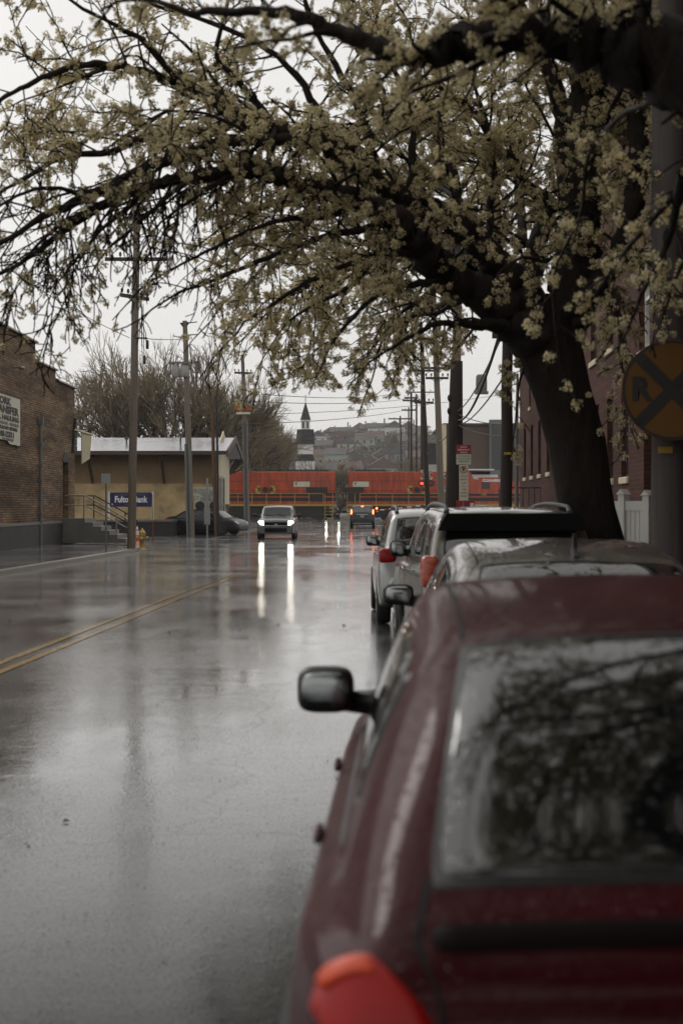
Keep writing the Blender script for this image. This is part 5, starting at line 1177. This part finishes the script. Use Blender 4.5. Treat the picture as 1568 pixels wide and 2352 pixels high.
LIMBS = [
 # stem up right
 ([(1290, 760, 15.1, .30), (1325, 600, 15., .22), (1345, 420, 15., .21), (1350, 250, 15., .19), (1345, 60, 15., .16), (1320, -250, 15.2, .1), (1300, -500, 15.4, .05)], .4, (.8, 1.8)),
 ([(1340, 690, 15., .16), (1410, 600, 14.6, .1), (1450, 470, 14.4, .1), (1463, 300, 14.3, .1), (1466, 120, 14.2, .09), (1480, -200, 14., .05)], .3, (.6, 1.4)),
 ([(1235, 740, 15., .2), (1215, 650, 15.1, .12), (1235, 560, 15.2, .10), (1262, 470, 15.3, .085), (1215, 430, 15.2, .07), (1150, 350, 15., .05), (1080, 250, 14.9, .03), (1010, 200, 14.8, .018)], .3, (.6, 1.5)),
 ([(1300, 500, 15.1, .1), (1290, 300, 15.2, .09), (1255, 150, 15.2, .085), (1200, 20, 15.2, .06), (1120, -120, 15, .04)], .3, (.6, 1.5)),
 # limb A and B, the long arch to the left
 ([(1215, 735, 14.95, .27), (1165, 640, 14.8, .17), (1092, 555, 14.6, .15), (1015, 490, 14.4, .125), (940, 455, 14.3, .10), (860, 415, 14.1, .085), (780, 350, 13.9, .10), (690, 315, 13.7, .09), (600, 285, 13.5, .08), (520, 245, 13.3, .065), (430, 205, 13.1, .05), (335, 165, 12.9, .04), (200, 148, 12.7, .032), (95, 180, 12.5, .024), (-20, 240, 12.3, .016)], .5, (.6, 1.5)),
 ([(1220, 765, 14.95, .28), (1120, 690, 14.7, .2), (1025, 627, 14.4, .17), (960, 570, 14.1, .14), (900, 500, 13.8, .12), (840, 470, 13.6, .095), (760, 440, 13.4, .085), (654, 412, 13.1, .075), (553, 395, 12.9, .065), (453, 405, 12.7, .055), (352, 427, 12.5, .05), (260, 460, 12.3, .04), (160, 520, 12.1, .03), (70, 590, 11.9, .02), (-20, 640, 11.7, .013)], .8, (.6, 1.4)),
 ([(690, 318, 13.7, .06), (600, 320, 13.3, .055), (500, 335, 13.0, .055), (400, 362, 12.7, .05), (300, 405, 12.4, .045), (200, 455, 12.1, .04), (100, 500, 11.9, .03), (-10, 565, 11.6, .018)], .8, (.5, 1.3)),
 ([(560, 262, 13.4, .055), (480, 300, 13., .045), (377, 302, 12.7, .038), (261, 345, 12.4, .03), (150, 360, 12.2, .024), (40, 420, 12., .015)], .7, (.5, 1.3)),
 ([(412, 190, 13., .035), (342, 105, 12.7, .028), (286, 70, 12.5, .022), (190, 20, 12.3, .015)], .3, (.4, 1.1)),
 ([(640, 298, 13.6, .035), (560, 200, 13.4, .03), (500, 130, 13.2, .025), (520, 20, 13., .02), (540, -80, 13, .012)], .3, (.4, 1.1)),
 ([(640, 290, 13.6, .03), (610, 330, 13, .02), (560, 300, 12.6, .018), (470, 260, 12.2, .014), (380, 255, 12, .01)], .5, (.4, 1.)),
 ([(780, 350, 13.9, .05), (730, 250, 13.8, .04), (660, 150, 13.7, .03), (560, 80, 13.6, .025), (420, 30, 13.5, .018)], .3, (.5, 1.3)),
 ([(860, 415, 14.1, .06), (840, 300, 14.1, .045), (800, 200, 14., .035), (740, 100, 13.9, .028), (700, 0, 13.8, .02)], .3, (.6, 1.5)),
 ([(940, 455, 14.3, .05), (950, 340, 14.4, .04), (930, 220, 14.5, .03), (880, 110, 14.5, .02), (860, 0, 14.5, .014)], .3, (.6, 1.5)),
 ([(1050, 520, 14.5, .05), (1040, 400, 14.6, .04), (990, 290, 14.8, .032), (960, 180, 14.9, .02), (940, 60, 15., .014)], .3, (.6, 1.5)),
 ([(1110, 570, 14.7, .05), (1130, 440, 14.9, .04), (1130, 320, 15.1, .03), (1090, 200, 15.2, .02), (1080, 80, 15.3, .014)], .3, (.6, 1.5)),
 # low drooping branches in the middle
 ([(1190, 755, 14.8, .11), (1150, 747, 14.6, .075), (1092, 745, 14.4, .05), (1040, 742, 14.2, .038), (990, 748, 14., .028), (940, 775, 13.8, .02), (890, 805, 13.6, .013), (850, 830, 13.5, .01)], .5, (.35, .8)),
 ([(1060, 655, 14.5, .05), (980, 648, 14.2, .04), (911, 660, 14., .032), (850, 690, 13.8, .026), (800, 740, 13.6, .02), (760, 790, 13.4, .013)], .8, (.4, .9)),
 ([(980, 590, 14.2, .04), (900, 580, 13.8, .035), (820, 600, 13.5, .028), (730, 635, 13.2, .024), (640, 690, 13., .018), (560, 740, 12.8, .012)], .8, (.45, 1.)),
 ([(900, 505, 13.8, .045), (820, 530, 13.5, .035), (730, 550, 13.3, .03), (620, 590, 13., .025), (510, 635, 12.8, .018), (410, 672, 12.6, .012)], .7, (.45, 1.)),
 ([(840, 470, 13.6, .035), (760, 495, 13.3, .03), (670, 500, 13., .024), (570, 530, 12.8, .018), (470, 580, 12.6, .014), (390, 620, 12.5, .01)], .7, (.4, 1.)),
 ([(930, 545, 14., .035), (860, 600, 14.2, .03), (800, 660, 14.4, .024), (720, 700, 14.6, .018), (660, 740, 14.8, .012)], .7, (.5, 1.)),
 ([(1120, 700, 14.7, .04), (1060, 690, 15., .03), (1000, 720, 15.3, .025), (930, 730, 15.6, .018), (880, 770, 15.8, .012)], .6, (.5, 1.)),
 ([(1030, 640, 14.4, .03), (960, 690, 14.7, .025), (900, 740, 15., .02), (870, 800, 15.3, .014), (860, 850, 15.4, .01)], .6, (.4, .8)),
 ([(760, 440, 13.4, .03), (720, 500, 13.6, .025), (650, 560, 13.8, .02), (580, 640, 14., .015), (520, 690, 14.2, .01)], .7, (.5, 1.)),
 # deeper part of the crown, reaching up the street beyond the trunk
 ([(1120, 650, 15.2, .09), (1020, 600, 16.2, .075), (920, 590, 17.2, .06), (820, 610, 18.1, .045), (720, 650, 18.8, .03), (630, 700, 19.3, .018)], .6, (.7, 1.5)),
 ([(1080, 620, 15.4, .08), (1000, 540, 16.4, .065), (900, 490, 17.4, .05), (790, 480, 18.4, .04), (680, 520, 19.2, .028), (570, 580, 19.8, .016)], .6, (.7, 1.6)),
 ([(1180, 700, 15.3, .07), (1110, 680, 16.4, .055), (1020, 700, 17.4, .04), (930, 740, 18.2, .028), (860, 790, 18.8, .016)], .5, (.6, 1.2)),
 ([(1150, 600, 15.4, .07), (1090, 500, 16.6, .055), (1010, 430, 17.8, .045), (900, 400, 18.8, .032), (780, 410, 19.6, .018)], .5, (.8, 1.6)),
 ([(1200, 560, 15.4, .06), (1190, 420, 16.6, .05), (1140, 330, 17.8, .04), (1060, 300, 18.8, .026), (980, 300, 19.6, .015)], .4, (.8, 1.6)),
 # drooping bare ended streamers at the far left
 ([(352, 427, 12.5, .03), (290, 480, 12.2, .022), (230, 530, 12., .016), (180, 590, 11.8, .011), (140, 640, 11.7, .007)], 1., (.35, .75)),
 ([(450, 405, 12.7, .03), (380, 455, 12.3, .022), (310, 520, 12.1, .016), (250, 570, 12., .011), (215, 620, 11.9, .007)], 1., (.35, .7)),
 ([(260, 460, 12.3, .025), (190, 490, 12., .02), (110, 540, 11.8, .014), (50, 600, 11.6, .009), (0, 650, 11.5, .006)], 1., (.35, .75)),
 ([(553, 395, 12.9, .025), (480, 430, 12.6, .02), (420, 475, 12.4, .014), (370, 510, 12.3, .01), (330, 560, 12.2, .007)], 1., (.3, .65)),
 ([(200, 455, 12.1, .022), (120, 430, 11.8, .018), (40, 450, 11.6, .012), (-40, 500, 11.4, .008)], .8, (.4, .9)),
 # sprays right of and in front of the trunk
 ([(1410, 600, 14.6, .04), (1470, 590, 13.8, .03), (1530, 640, 13., .02), (1580, 700, 12.5, .012)], .9, (.35, .8)),
 ([(1395, 620, 14.7, .035), (1420, 720, 14., .025), (1425, 820, 13.6, .016), (1440, 900, 13.4, .01), (1430, 960, 13.3, .007)], .9, (.3, .6)),
 ([(1330, 640, 14.8, .03), (1400, 700, 15.6, .024), (1430, 780, 16.2, .018), (1460, 860, 16.6, .012), (1450, 950, 16.8, .008)], .8, (.3, .7)),
 ([(1463, 330, 14.3, .03), (1500, 400, 13.6, .022), (1530, 480, 13.1, .015), (1560, 560, 12.8, .01)], .7, (.4, .8)),
 ([(1230, 780, 15., .02), (1195, 870, 15.2, .014), (1185, 950, 15.3, .01), (1178, 1010, 15.4, .007)], .8, (.2, .4)),
 ([(1350, 350, 15., .04), (1400, 260, 14.4, .03), (1440, 180, 13.8, .02), (1500, 110, 13.2, .014)], .4, (.5, 1.1)),
 ([(1345, 480, 15., .03), (1395, 480, 15.6, .024), (1450, 520, 16.2, .016), (1500, 560, 16.8, .01)], .6, (.5, 1.1)),
 ([(1300, 560, 15.1, .03), (1255, 600, 14.2, .02), (1200, 590, 13.6, .014), (1150, 620, 13.2, .01)], .6, (.3, .7)),
]
pears = 'blossoming pear trees along the right kerb'
for pts, dr_, Lr in LIMBS: limb(T1, px(pts), dens1, dr_, .17 if pts[-1][0] < 450 else .2, Lr, start=.2 if pts[0][3] > .08 else .08)
def put_tree(T, label, base):
    t = thing('pear_tree', label, 'tree', base, 0, pears)
    b = np.array(base)
    def sh(l): return [(P-b, r, n) for P, r, n in l]
    mesh_tubes('trunk', sh(T.seg), M['bark'], t); mesh_tubes('twigs', sh(T.tw), M['twig'], t)
    B = np.array(T.bl); B[:, :3] -= b; mesh_blooms('blossoms', B, [M['petal'], M['calyx']], t); print('tree', len(T.seg), len(T.tw), len(T.bl)); return t
put_tree(T1, 'large blossoming pear tree whose dark trunk and limbs arch over the whole street', at(1462, 1560, 15.6))
# the nearer pear whose trunk stands just outside the right edge
T2 = Tree(5); c2 = lambda x, y, z, r: (x, y, z, r); full = lambda q: .8
T2.seg.append((np.array([(2.75, 5.4, -.05), (2.72, 5.4, .8), (2.68, 5.45, 1.8), (2.6, 5.5, 2.7), (2.5, 5.6, 3.3)]), np.array([.34, .26, .24, .24, .26]), 18))
for pts, dr_, Lr in [
  ([(2.5, 5.6, 3.1, .24), (1.95, 6.2, 3.45, .27), (1.45, 6.35, 3.68, .18), (1.05, 6.4, 3.78, .105), (.78, 6.4, 3.82, .085), (.55, 6.4, 3.77, .072), (.33, 6.4, 3.72, .05), (.1, 6.45, 3.80, .04), (-.25, 6.5, 3.95, .028), (-.7, 6.6, 3.98, .016)], .3, (.3, .75)),
  ([(2.5, 5.6, 3.2, .2), (2.3, 5.3, 4.2, .14), (1.9, 5.0, 5.2, .1), (1.3, 4.6, 6.2, .06), (.7, 4.0, 6.8, .03)], .2, (.6, 1.4)),
  ([(2.4, 5.4, 3.4, .17), (1.9, 4.4, 4.1, .12), (1.2, 3.2, 4.7, .09), (.4, 1.8, 5.2, .06), (-.6, .4, 5.5, .035), (-1.4, -1., 5.5, .015)], .4, (.6, 1.4)),
  ([(2.5, 5.5, 3.3, .17), (2.7, 4.4, 4.2, .12), (2.5, 3., 4.9, .09), (2.1, 1.4, 5.3, .06), (1.6, -.4, 5.6, .035), (1.2, -2, 5.6, .015)], .4, (.6, 1.4)),
  ([(2.5, 5.6, 3.3, .15), (3.1, 6.4, 4.4, .1), (3.3, 7.2, 5.6, .06), (3.2, 7.8, 6.8, .03)], .3, (.5, 1.2)),
  ([(2.3, 5.9, 3.4, .12), (1.6, 6.6, 4.5, .09), (.8, 7.2, 5.3, .06), (-.2, 7.6, 5.8, .035), (-1.3, 7.8, 5.8, .015)], .5, (.6, 1.3)),
  ([(2.2, 5.1, 4.2, .09), (1.5, 4.6, 4.9, .07), (.8, 3.6, 5.4, .05), (.3, 2.6, 5.6, .03)], .2, (.7, 1.4)),
  ([(2.3, 4.6, 4.3, .09), (1.7, 3.7, 5.3, .07), (1.2, 2.8, 6.0, .05), (.9, 1.8, 6.3, .03)], .2, (.7, 1.4)),
  ([(2.5, 4.4, 4.4, .08), (2.2, 3.2, 5.6, .06), (1.8, 2.2, 6.2, .04), (1.5, 1., 6.4, .02)], .2, (.7, 1.4)),
  ([(2.3, 5.3, 4.2, .09), (1.5, 5.3, 5.3, .07), (.6, 5.4, 6.0, .05), (-.4, 5.3, 6.3, .03)], .2, (.7, 1.4)),
  ([(1.9, 5.8, 4.3, .06), (1.2, 5.4, 4.9, .045), (.4, 4.9, 5.3, .03), (-.4, 4.2, 5.4, .02)], .2, (.7, 1.4)),
  (px([(1500, 230, 6.6, .016), (1420, 270, 7.4, .014), (1350, 360, 8.2, .012), (1330, 500, 8.8, .010), (1270, 640, 9., .008), (1285, 840, 9., .005)]), .8, (.15, .4)),
  (px([(1568, 400, 6.8, .03), (1530, 560, 7.6, .02), (1480, 660, 8.2, .012), (1440, 760, 8.6, .007)]), .8, (.15, .35)),
  ([(1.9, 4.4, 4.1, .07), (.9, 4.2, 4.6, .05), (-.2, 4.4, 4.9, .03), (-1.4, 4.6, 4.9, .014)], .4, (.5, 1.1)),
  ([(1.45, 6.35, 3.62, .045), (1.2, 6.9, 4.0, .03), (.9, 7.4, 4.2, .02), (.5, 7.8, 4.1, .01)], .4, (.3, .7)),
  ([(1.75, 6.3, 3.4, .03), (1.7, 6.9, 3.3, .02), (1.5, 7.4, 3.05, .012), (1.35, 7.7, 2.8, .008)], .8, (.15, .35)),
  ([(1.75, 6.3, 3.4, .03), (1.95, 7.0, 3.35, .02), (1.9, 7.8, 3.1, .012), (1.85, 8.2, 2.8, .008)], .8, (.15, .35))]:
    limb(T2, pts, full, dr_, .16 if pts[-1][2] > 5 else .22, Lr, start=.25, spread=1. if pts[-1][2] > 5 else .8)
t2 = put_tree(T2, 'nearer pear tree reaching one thick blurred limb in from the upper right corner', (2.75, 5.4, -.05))
c = copy_tree(t2); c.location = (2.35, -5.2, -.05); c.rotation_euler.z = R(35); c['label'] = 'pear tree behind the camera, seen only as reflections in the red hatchback glass'
c = copy_tree(t2); c.location = (3.3, -.8, -.05); c.rotation_euler.z = R(-60); c.scale = (.95, .95, 1.05); c['label'] = 'pear tree beside the red hatchback, out of frame but mirrored in its paint'

# ------------------------------------------------------------------ bare trees far off
def bare(seed, h, spread_, trunks=1, rmin=.02, fan=38, lv=5, up=.1, bud=0):
    rs = np.random.RandomState(seed); seg = []; tw = []
    def go(p, d, L, r, k):
        n = 4; P = [np.array(p, float)]; d = np.array(d, float)
        for i in range(n): d = d+rs.normal(size=3)*.11+np.array([0, 0, up*.4]); d /= np.linalg.norm(d); P.append(P[-1]+d*L/n)
        (seg if k < 4 else tw).append((np.array(P), np.maximum(np.linspace(r, r*.62, n+1), rmin*.7), 6 if k < 3 else 3))
        if k >= lv: return
        for j in range(3 if k < 4 else 4):
            s = rs.normal(size=3); s -= d*s.dot(d); s /= np.linalg.norm(s); a = R(fan*(.45+.6*rs.rand())); q = P[-1] if j < 2 else P[2+rs.randint(2)]
            go(q, d*math.cos(a)+s*math.sin(a), L*(.66+.2*rs.rand()), r*.62, k+1)
    for i in range(trunks):
        a = rs.rand()*6.28; go((math.cos(a)*.2, math.sin(a)*.2, 0), (spread_*rs.normal(), .3*rs.normal(), 1.), h*.3, h*.028, 0)
    return seg, tw
def put_bare(name, label, X, Y, z, seed, h, **k):
    g = k.pop('group', 'bare spring trees behind the depot and train'); t = thing(name, label, 'tree', (X, Y, z), 0, g); sx = k.pop('sx', 1.)
    seg, tw = bare(seed, h, k.pop('spread', .4), **k); mesh_tubes('trunk', seg, M['bare'], t); mesh_tubes('twigs', tw, M['bare_bud'], t); t.scale = (sx, sx, 1); return t
put_bare('bare_tree', 'broad spreading bare tree with budding crown rising behind the depot roof', gx(412, 112), 112, 0, 3, 14.6, spread=.5, trunks=6, lv=6, rmin=.014, fan=35, up=.1, sx=.8)
put_bare('bare_tree', 'left half of the budding treeline behind the depot roof beside the warehouse', gx(280, 118), 118, 0, 8, 13.6, spread=.6, trunks=4, lv=6, rmin=.014, fan=38, up=.07, sx=1.05)
put_bare('bare_tree', 'budding bare tree directly behind the pole with the rusty box', gx(535, 174), 174, 0, 12, 13.6, spread=.4, trunks=3, lv=6, rmin=.014, fan=36)
BT = [(560, 182, 13., 21, 'greyish bare tree above the left end of the orange train'), (600, 190, 16., 22, 'tall thin bare tree above the left locomotive'), (642, 196, 14., 23, 'bare tree just left of the church steeple'),
      (590, 200, 15, 24, 'bare tree in the second row above the left locomotive'), (640, 186, 10.5, 25, 'low bare tree above the middle of the left locomotive')]
for (c_, Y, h, sd_, lb) in BT: put_bare('bare_tree', lb, gx(c_, Y), Y, 0, sd_, h, spread=.3, trunks=3, lv=6, rmin=.02, fan=28, sx=.5)
put_bare('bare_tree', 'dark spreading bare tree in front of the white church tower', gx(725, 176), 176, 0, 31, 7.0, spread=.9, trunks=4, lv=5, rmin=.03, fan=36, up=.05, sx=.8)
put_bare('bare_tree', 'bare tree to the right of the church above the gap in the train', gx(765, 210), 210, 0, 32, 8.5, spread=.5, trunks=3, lv=6, rmin=.035, fan=36)
put_bare('bare_tree', 'bare tree behind the right hand poles above the middle locomotive', gx(985, 230), 230, 0, 33, 9, spread=.5, trunks=3, lv=6, rmin=.035, fan=36)
# ------------------------------------------------------------------ church, hill, far town
M['slate'] = pm('spire_slate', (.02, .02, .022), .7)
yc = 300.; kc = yc/F
ch = thing('church_tower', 'white church tower with pointed dark spire above the left locomotive', 'church', (gx(701, yc), yc, 0))
def cz(py): return (1160-(1075-(1075-py)*1.1))*kc+H
mb = MB(); mb.box(-22*kc, 22*kc, 0, 4.4, 0, cz(1060)); mb.box(-17*kc, 17*kc, .3, 4.1, cz(1060), cz(1024)); mb.build('tower', M['white_wet'], ch)
mb = MB(); mb.prism([(-22*kc, cz(1060)), (22*kc, cz(1060)), (17*kc, cz(1046)), (-17*kc, cz(1046))], -.2, 4.6, 'y'); mb.build('shoulder_roof', M['slate'], ch)
mb = MB(); mb.box(-21*kc, 21*kc, -.3, 4.5, cz(1024), cz(1018)); mb.prism([(-21*kc, cz(1018)), (21*kc, cz(1018)), (19*kc, cz(994)), (-19*kc, cz(994))], .0, 4.2, 'y'); mb.build('louvre_band', M['slate'], ch)
mb = MB(); mb.box(-10*kc, 10*kc, 1., 3., cz(994), cz(974)); bf = mb.build('belfry', M['white_wet'], ch)
for x in (-5, 5): mb = MB(); mb.box((x-2)*kc, (x+2)*kc, .9, .999, cz(991), cz(978)); mb.build('opening', M['slate'], bf)
mb = MB(); V = [(12.5*kc*math.cos(a), 2+12.5*kc*math.sin(a), cz(974)) for a in np.linspace(0, 2*math.pi, 9)[:-1]]+[(0, 2, cz(934))]
mb.add(V, [(i, (i+1) % 8, 8) for i in range(8)]+[tuple(range(8))[::-1]]); mb.tube([(0, 2, cz(935)), (0, 2, cz(921))], .08, 5); mb.build('spire', M['slate'], ch)
# hill
def hz(x, y):
    t = min(max((y-380)/470, 0), 1); t = t*t*(3-2*t); return t*(34+3.5*math.sin(x*.02+1)+2.*math.sin(x*.053))
nx, ny = 60, 40; V = []; Fq = []
for j in range(ny+1):
    for i in range(nx+1):
        x = -420+900*i/nx; y = 330+800*j/ny; V.append((x, y, hz(x, y)-.3))
for j in range(ny):
    for i in range(nx): a = j*(nx+1)+i; Fq.append((a, a+1, a+nx+2, a+nx+1))
o = fast_mesh('hill', V, Fq, [M['hill']], smooth=True); o['kind'] = 'structure'
rs = np.random.RandomState(19)
WC = [('cream', (.42, .4, .32)), ('white', (.6, .6, .58)), ('brick red', (.16, .08, .06)), ('pale green', (.3, .34, .28)), ('grey', (.25, .25, .25)), ('tan', (.32, .26, .18))]
hm = [pm('far_wall_'+str(i), c, .8, var=.1) for i, (n_, c) in enumerate(WC)]; rmx = [pm('far_roof', (.07, .065, .065), .6), pm('far_roof_brown', (.1, .06, .05), .7)]
def house(x, y, z, w, d, h, ci, lb, rz=0):
    t = thing('hillside_house', lb, 'house', (x, y, z-.5), rz, 'houses on the far hillside'); mb = MB(); mb.box(-w/2, w/2, 0, d, 0, h+.5); mb.build('wall', hm[ci], t)
    g = h+.5
    if rs.rand() < .55: poly = [(-w/2-.4, g), (w/2+.4, g), (0, g+w*.34)]; mb = MB(); mb.prism(poly, -.4, d+.4, 'y'); 
    else: mb = MB(); mb.prism([(-.5, g), (d+.5, g), (d/2, g+d*.35)], -w/2-.4, w/2+.4, 'x')
    rf = mb.build('roof', rmx[rs.randint(2)], t)
    mb = MB(); mb.box(w*.2, w*.2+.7, d*.5, d*.5+.7, g, g+w*.42); mb.build('chimney', hm[2], rf)
    nw = max(2, int(w/3))
    for k in range(nw):
        for fl in range(2 if h > 5 else 1):
            xx = -w/2+w*(k+.5)/nw; mb = MB(); mb.box(xx-.5, xx+.5, -.06, -.01, 1.6+2.8*fl, 3.1+2.8*fl); mb.build('window', M['pane'], t)
rowsH = [(430, 5), (500, 6), (580, 7), (660, 8), (740, 9), (820, 9)]
nm = ['lowest', 'second lowest', 'third', 'fourth', 'second highest', 'highest']; od = ['first', 'second', 'third', 'fourth', 'fifth', 'sixth', 'seventh', 'eighth', 'ninth']
for r_, (Y, n) in enumerate(rowsH):
    for i in range(n):
        c_ = 722+(975-722)*(i+.5+.5*(rs.rand()-.5))/n; y = Y+rs.rand()*30; x = gx(c_, y); w = 7+6*rs.rand(); h = 5.6+2.4*rs.rand() if rs.rand() < .75 else 3.4
        ci = rs.choice([0, 1, 1, 2, 3, 4, 5, 2]); house(x, y, hz(x, y), w, 8, h, ci, '%s house, %s from the left in the %s row on the far hillside' % (WC[ci][0], od[i], nm[r_]), (rs.rand()-.5)*.5)
# scrub and trees on the hill as one mass
B = []
for i in range(900):
    y = 340+560*rs.rand(); c_ = 480+560*rs.rand(); x = gx(c_, y); z = hz(x, y); s = 2.+2.6*rs.rand()
    for k in range(9): B.append((x+rs.normal()*s*.5, y+rs.normal()*s*.5, z+s*.5+abs(rs.normal())*s*.45, s*.42))
mesh_blooms('hillside_woods', B, [pm('far_foliage', (.085, .08, .055), .9, var=.4, scale=.08), pm('far_foliage_light', (.16, .14, .09), .9, var=.3, scale=.08)], None, 22, rs)
tag(bpy.data.objects['hillside_woods'], 'hazy brown scrub and bare woods covering the far hillside', kind='stuff')
def conifer(lb, px_, Y, wd, top, base):
    x = gx(px_, Y); z = hz(x, Y); k = Y/F; h = (1160-top)*k+H-z; t = thing('evergreen_tree', lb, 'tree', (x, Y, z)); mb = MB(); mb.tube([(0, 0, 0), (0, 0, h*.9)], [.4, .1], 6); mb.build('trunk', M['bare'], t)
    B = []; 
    for i in range(260): f = rs.rand(); rr = wd*k*.5*(1-f)**.7; a = rs.rand()*6.28; q = rr*math.sqrt(rs.rand()); B.append((q*math.cos(a), q*math.sin(a), h*(.1+.9*f), .9*(1.1-f)+.25))
    mesh_blooms('crown', B, [pm('evergreen_needles', (.03, .045, .03), .9)]*2, t, 10, rs)
conifer('large dark rounded evergreen on the hilltop left of the distant poles', 905, 620, 46, 1000, 0)
conifer('small pointed evergreen on the hilltop near the church', 791, 700, 14, 1002, 0)
# row of low brush just beyond the train
B = []
for i in range(420):
    y = 156+30*rs.rand(); x = gx(520+520*rs.rand(), y); s = .8+1.0*rs.rand()
    if abs(x-(.7+.046*y-4)) < 6: continue
    for k in range(5): B.append((x+rs.normal()*s*.5, y+rs.normal()*s*.4, s*.4+abs(rs.normal())*s*.5, s*.4))
mesh_blooms('trackside_scrub', B, [M['bare_bud'], M['bare']], None, 20, rs); tag(bpy.data.objects['trackside_scrub'], 'low brown scrub beyond the railway line', kind='stuff')

# ------------------------------------------------------------------ haze, sky, light, camera
mb = MB(); mb.box(-700, 700, -40, 1180, -1.2, 75); hb = mb.build('haze', []) if False else None
me = bpy.data.meshes.new('haze'); mb = MB(); mb.box(-650, 650, -45, 1150, -1.3, 80); me.from_pydata(mb.v, [], mb.f)
hz_o = bpy.data.objects.new('haze', me); COL.objects.link(hz_o); hz_o['kind'] = 'stuff'; hz_o['label'] = 'thin rain mist hanging over the street and far hill'
m = bpy.data.materials.new('mist'); m.use_nodes = True; nt = m.node_tree; nt.nodes.clear(); o_ = nt.nodes.new('ShaderNodeOutputMaterial'); v = nt.nodes.new('ShaderNodeVolumePrincipled')
v.inputs['Color'].default_value = (.95, .95, .95, 1); v.inputs['Density'].default_value = .00024; v.inputs['Anisotropy'].default_value = .2; nt.links.new(v.outputs[0], o_.inputs['Volume']); me.materials.append(m)
w = bpy.data.worlds.new('World'); SC.world = w; w.use_nodes = True; nt = w.node_tree; L = nt.links.new
sky = nt.nodes.new('ShaderNodeTexSky'); sky.sky_type = 'NISHITA'; sky.sun_disc = False; sky.sun_elevation = R(38); sky.sun_rotation = R(-40); sky.dust_density = 4; sky.air_density = 1.; sky.ozone_density = .6
hs = nt.nodes.new('ShaderNodeHueSaturation'); hs.inputs['Saturation'].default_value = .06; L(sky.outputs[0], hs.inputs['Color'])
tc = nt.nodes.new('ShaderNodeTexCoord'); mp = nt.nodes.new('ShaderNodeMapping'); mp.inputs['Scale'].default_value = (1, 1, 2.2); L(tc.outputs['Generated'], mp.inputs[0])
cn_ = nt.nodes.new('ShaderNodeTexNoise'); cn_.inputs['Scale'].default_value = 1.6; cn_.inputs['Detail'].default_value = 5; L(mp.outputs[0], cn_.inputs['Vector'])
cr = ramp(nt, [(.25, (7.1, 6.95, 6.95)), (.8, (8.3, 8.05, 8.0))])
cr.color_ramp.elements[0].color = (.86, .842, .82, 1); cr.color_ramp.elements[1].color = (1, .977, .95, 1); L(cn_.outputs[0], cr.inputs[0])
sc_ = nt.nodes.new('ShaderNodeVectorMath'); sc_.operation = 'SCALE'; sc_.inputs['Scale'].default_value = 8.3; L(cr.outputs[0], sc_.inputs[0])
mx = nt.nodes.new('ShaderNodeMix'); mx.data_type = 'RGBA'; mx.inputs[0].default_value = .84; L(hs.outputs[0], mx.inputs[6]); L(sc_.outputs[0], mx.inputs[7])
bg = nt.nodes['Background']; L(mx.outputs[2], bg.inputs['Color']); bg.inputs['Strength'].default_value = .1
sl = bpy.data.lights.new('sun', 'SUN'); sl.energy = .5; sl.angle = R(20); sl.color = (1, .97, .92); so = bpy.data.objects.new('sun', sl); COL.objects.link(so)
# sky sun_rotation -40 deg (clockwise from +Y) : sun ahead and to the left
el, az = R(38), R(40); dirv = Vector((-math.sin(az)*math.cos(el), math.cos(az)*math.cos(el), math.sin(el))); so.rotation_euler = dirv.to_track_quat('Z', 'Y').to_euler(); so.location = (0, 0, 60)
cam = bpy.data.cameras.new('camera'); co = bpy.data.objects.new('camera', cam); COL.objects.link(co); SC.camera = co
co.location = (0, 0, H); co.rotation_euler = (R(90), 0, 0); cam.sensor_fit = 'VERTICAL'; cam.sensor_height = 36; cam.sensor_width = 24; cam.lens = 50
cam.shift_y = -16/2352; cam.clip_end = 3000; cam.clip_start = .05
cam.dof.use_dof = True; cam.dof.focus_distance = 70; cam.dof.aperture_fstop = 2.9; cam.dof.aperture_blades = 9
vs = SC.view_settings; vs.view_transform = 'Standard'; vs.look = 'None'; vs.exposure = .16; vs.gamma = 1
cy = SC.cycles; cy.max_bounces = 6; cy.glossy_bounces = 4; cy.diffuse_bounces = 3; cy.transmission_bounces = 2; cy.volume_bounces = 2; cy.transparent_max_bounces = 6
cy.caustics_reflective = False; cy.caustics_refractive = False; cy.sample_clamp_indirect = 6; cy.use_denoising = True
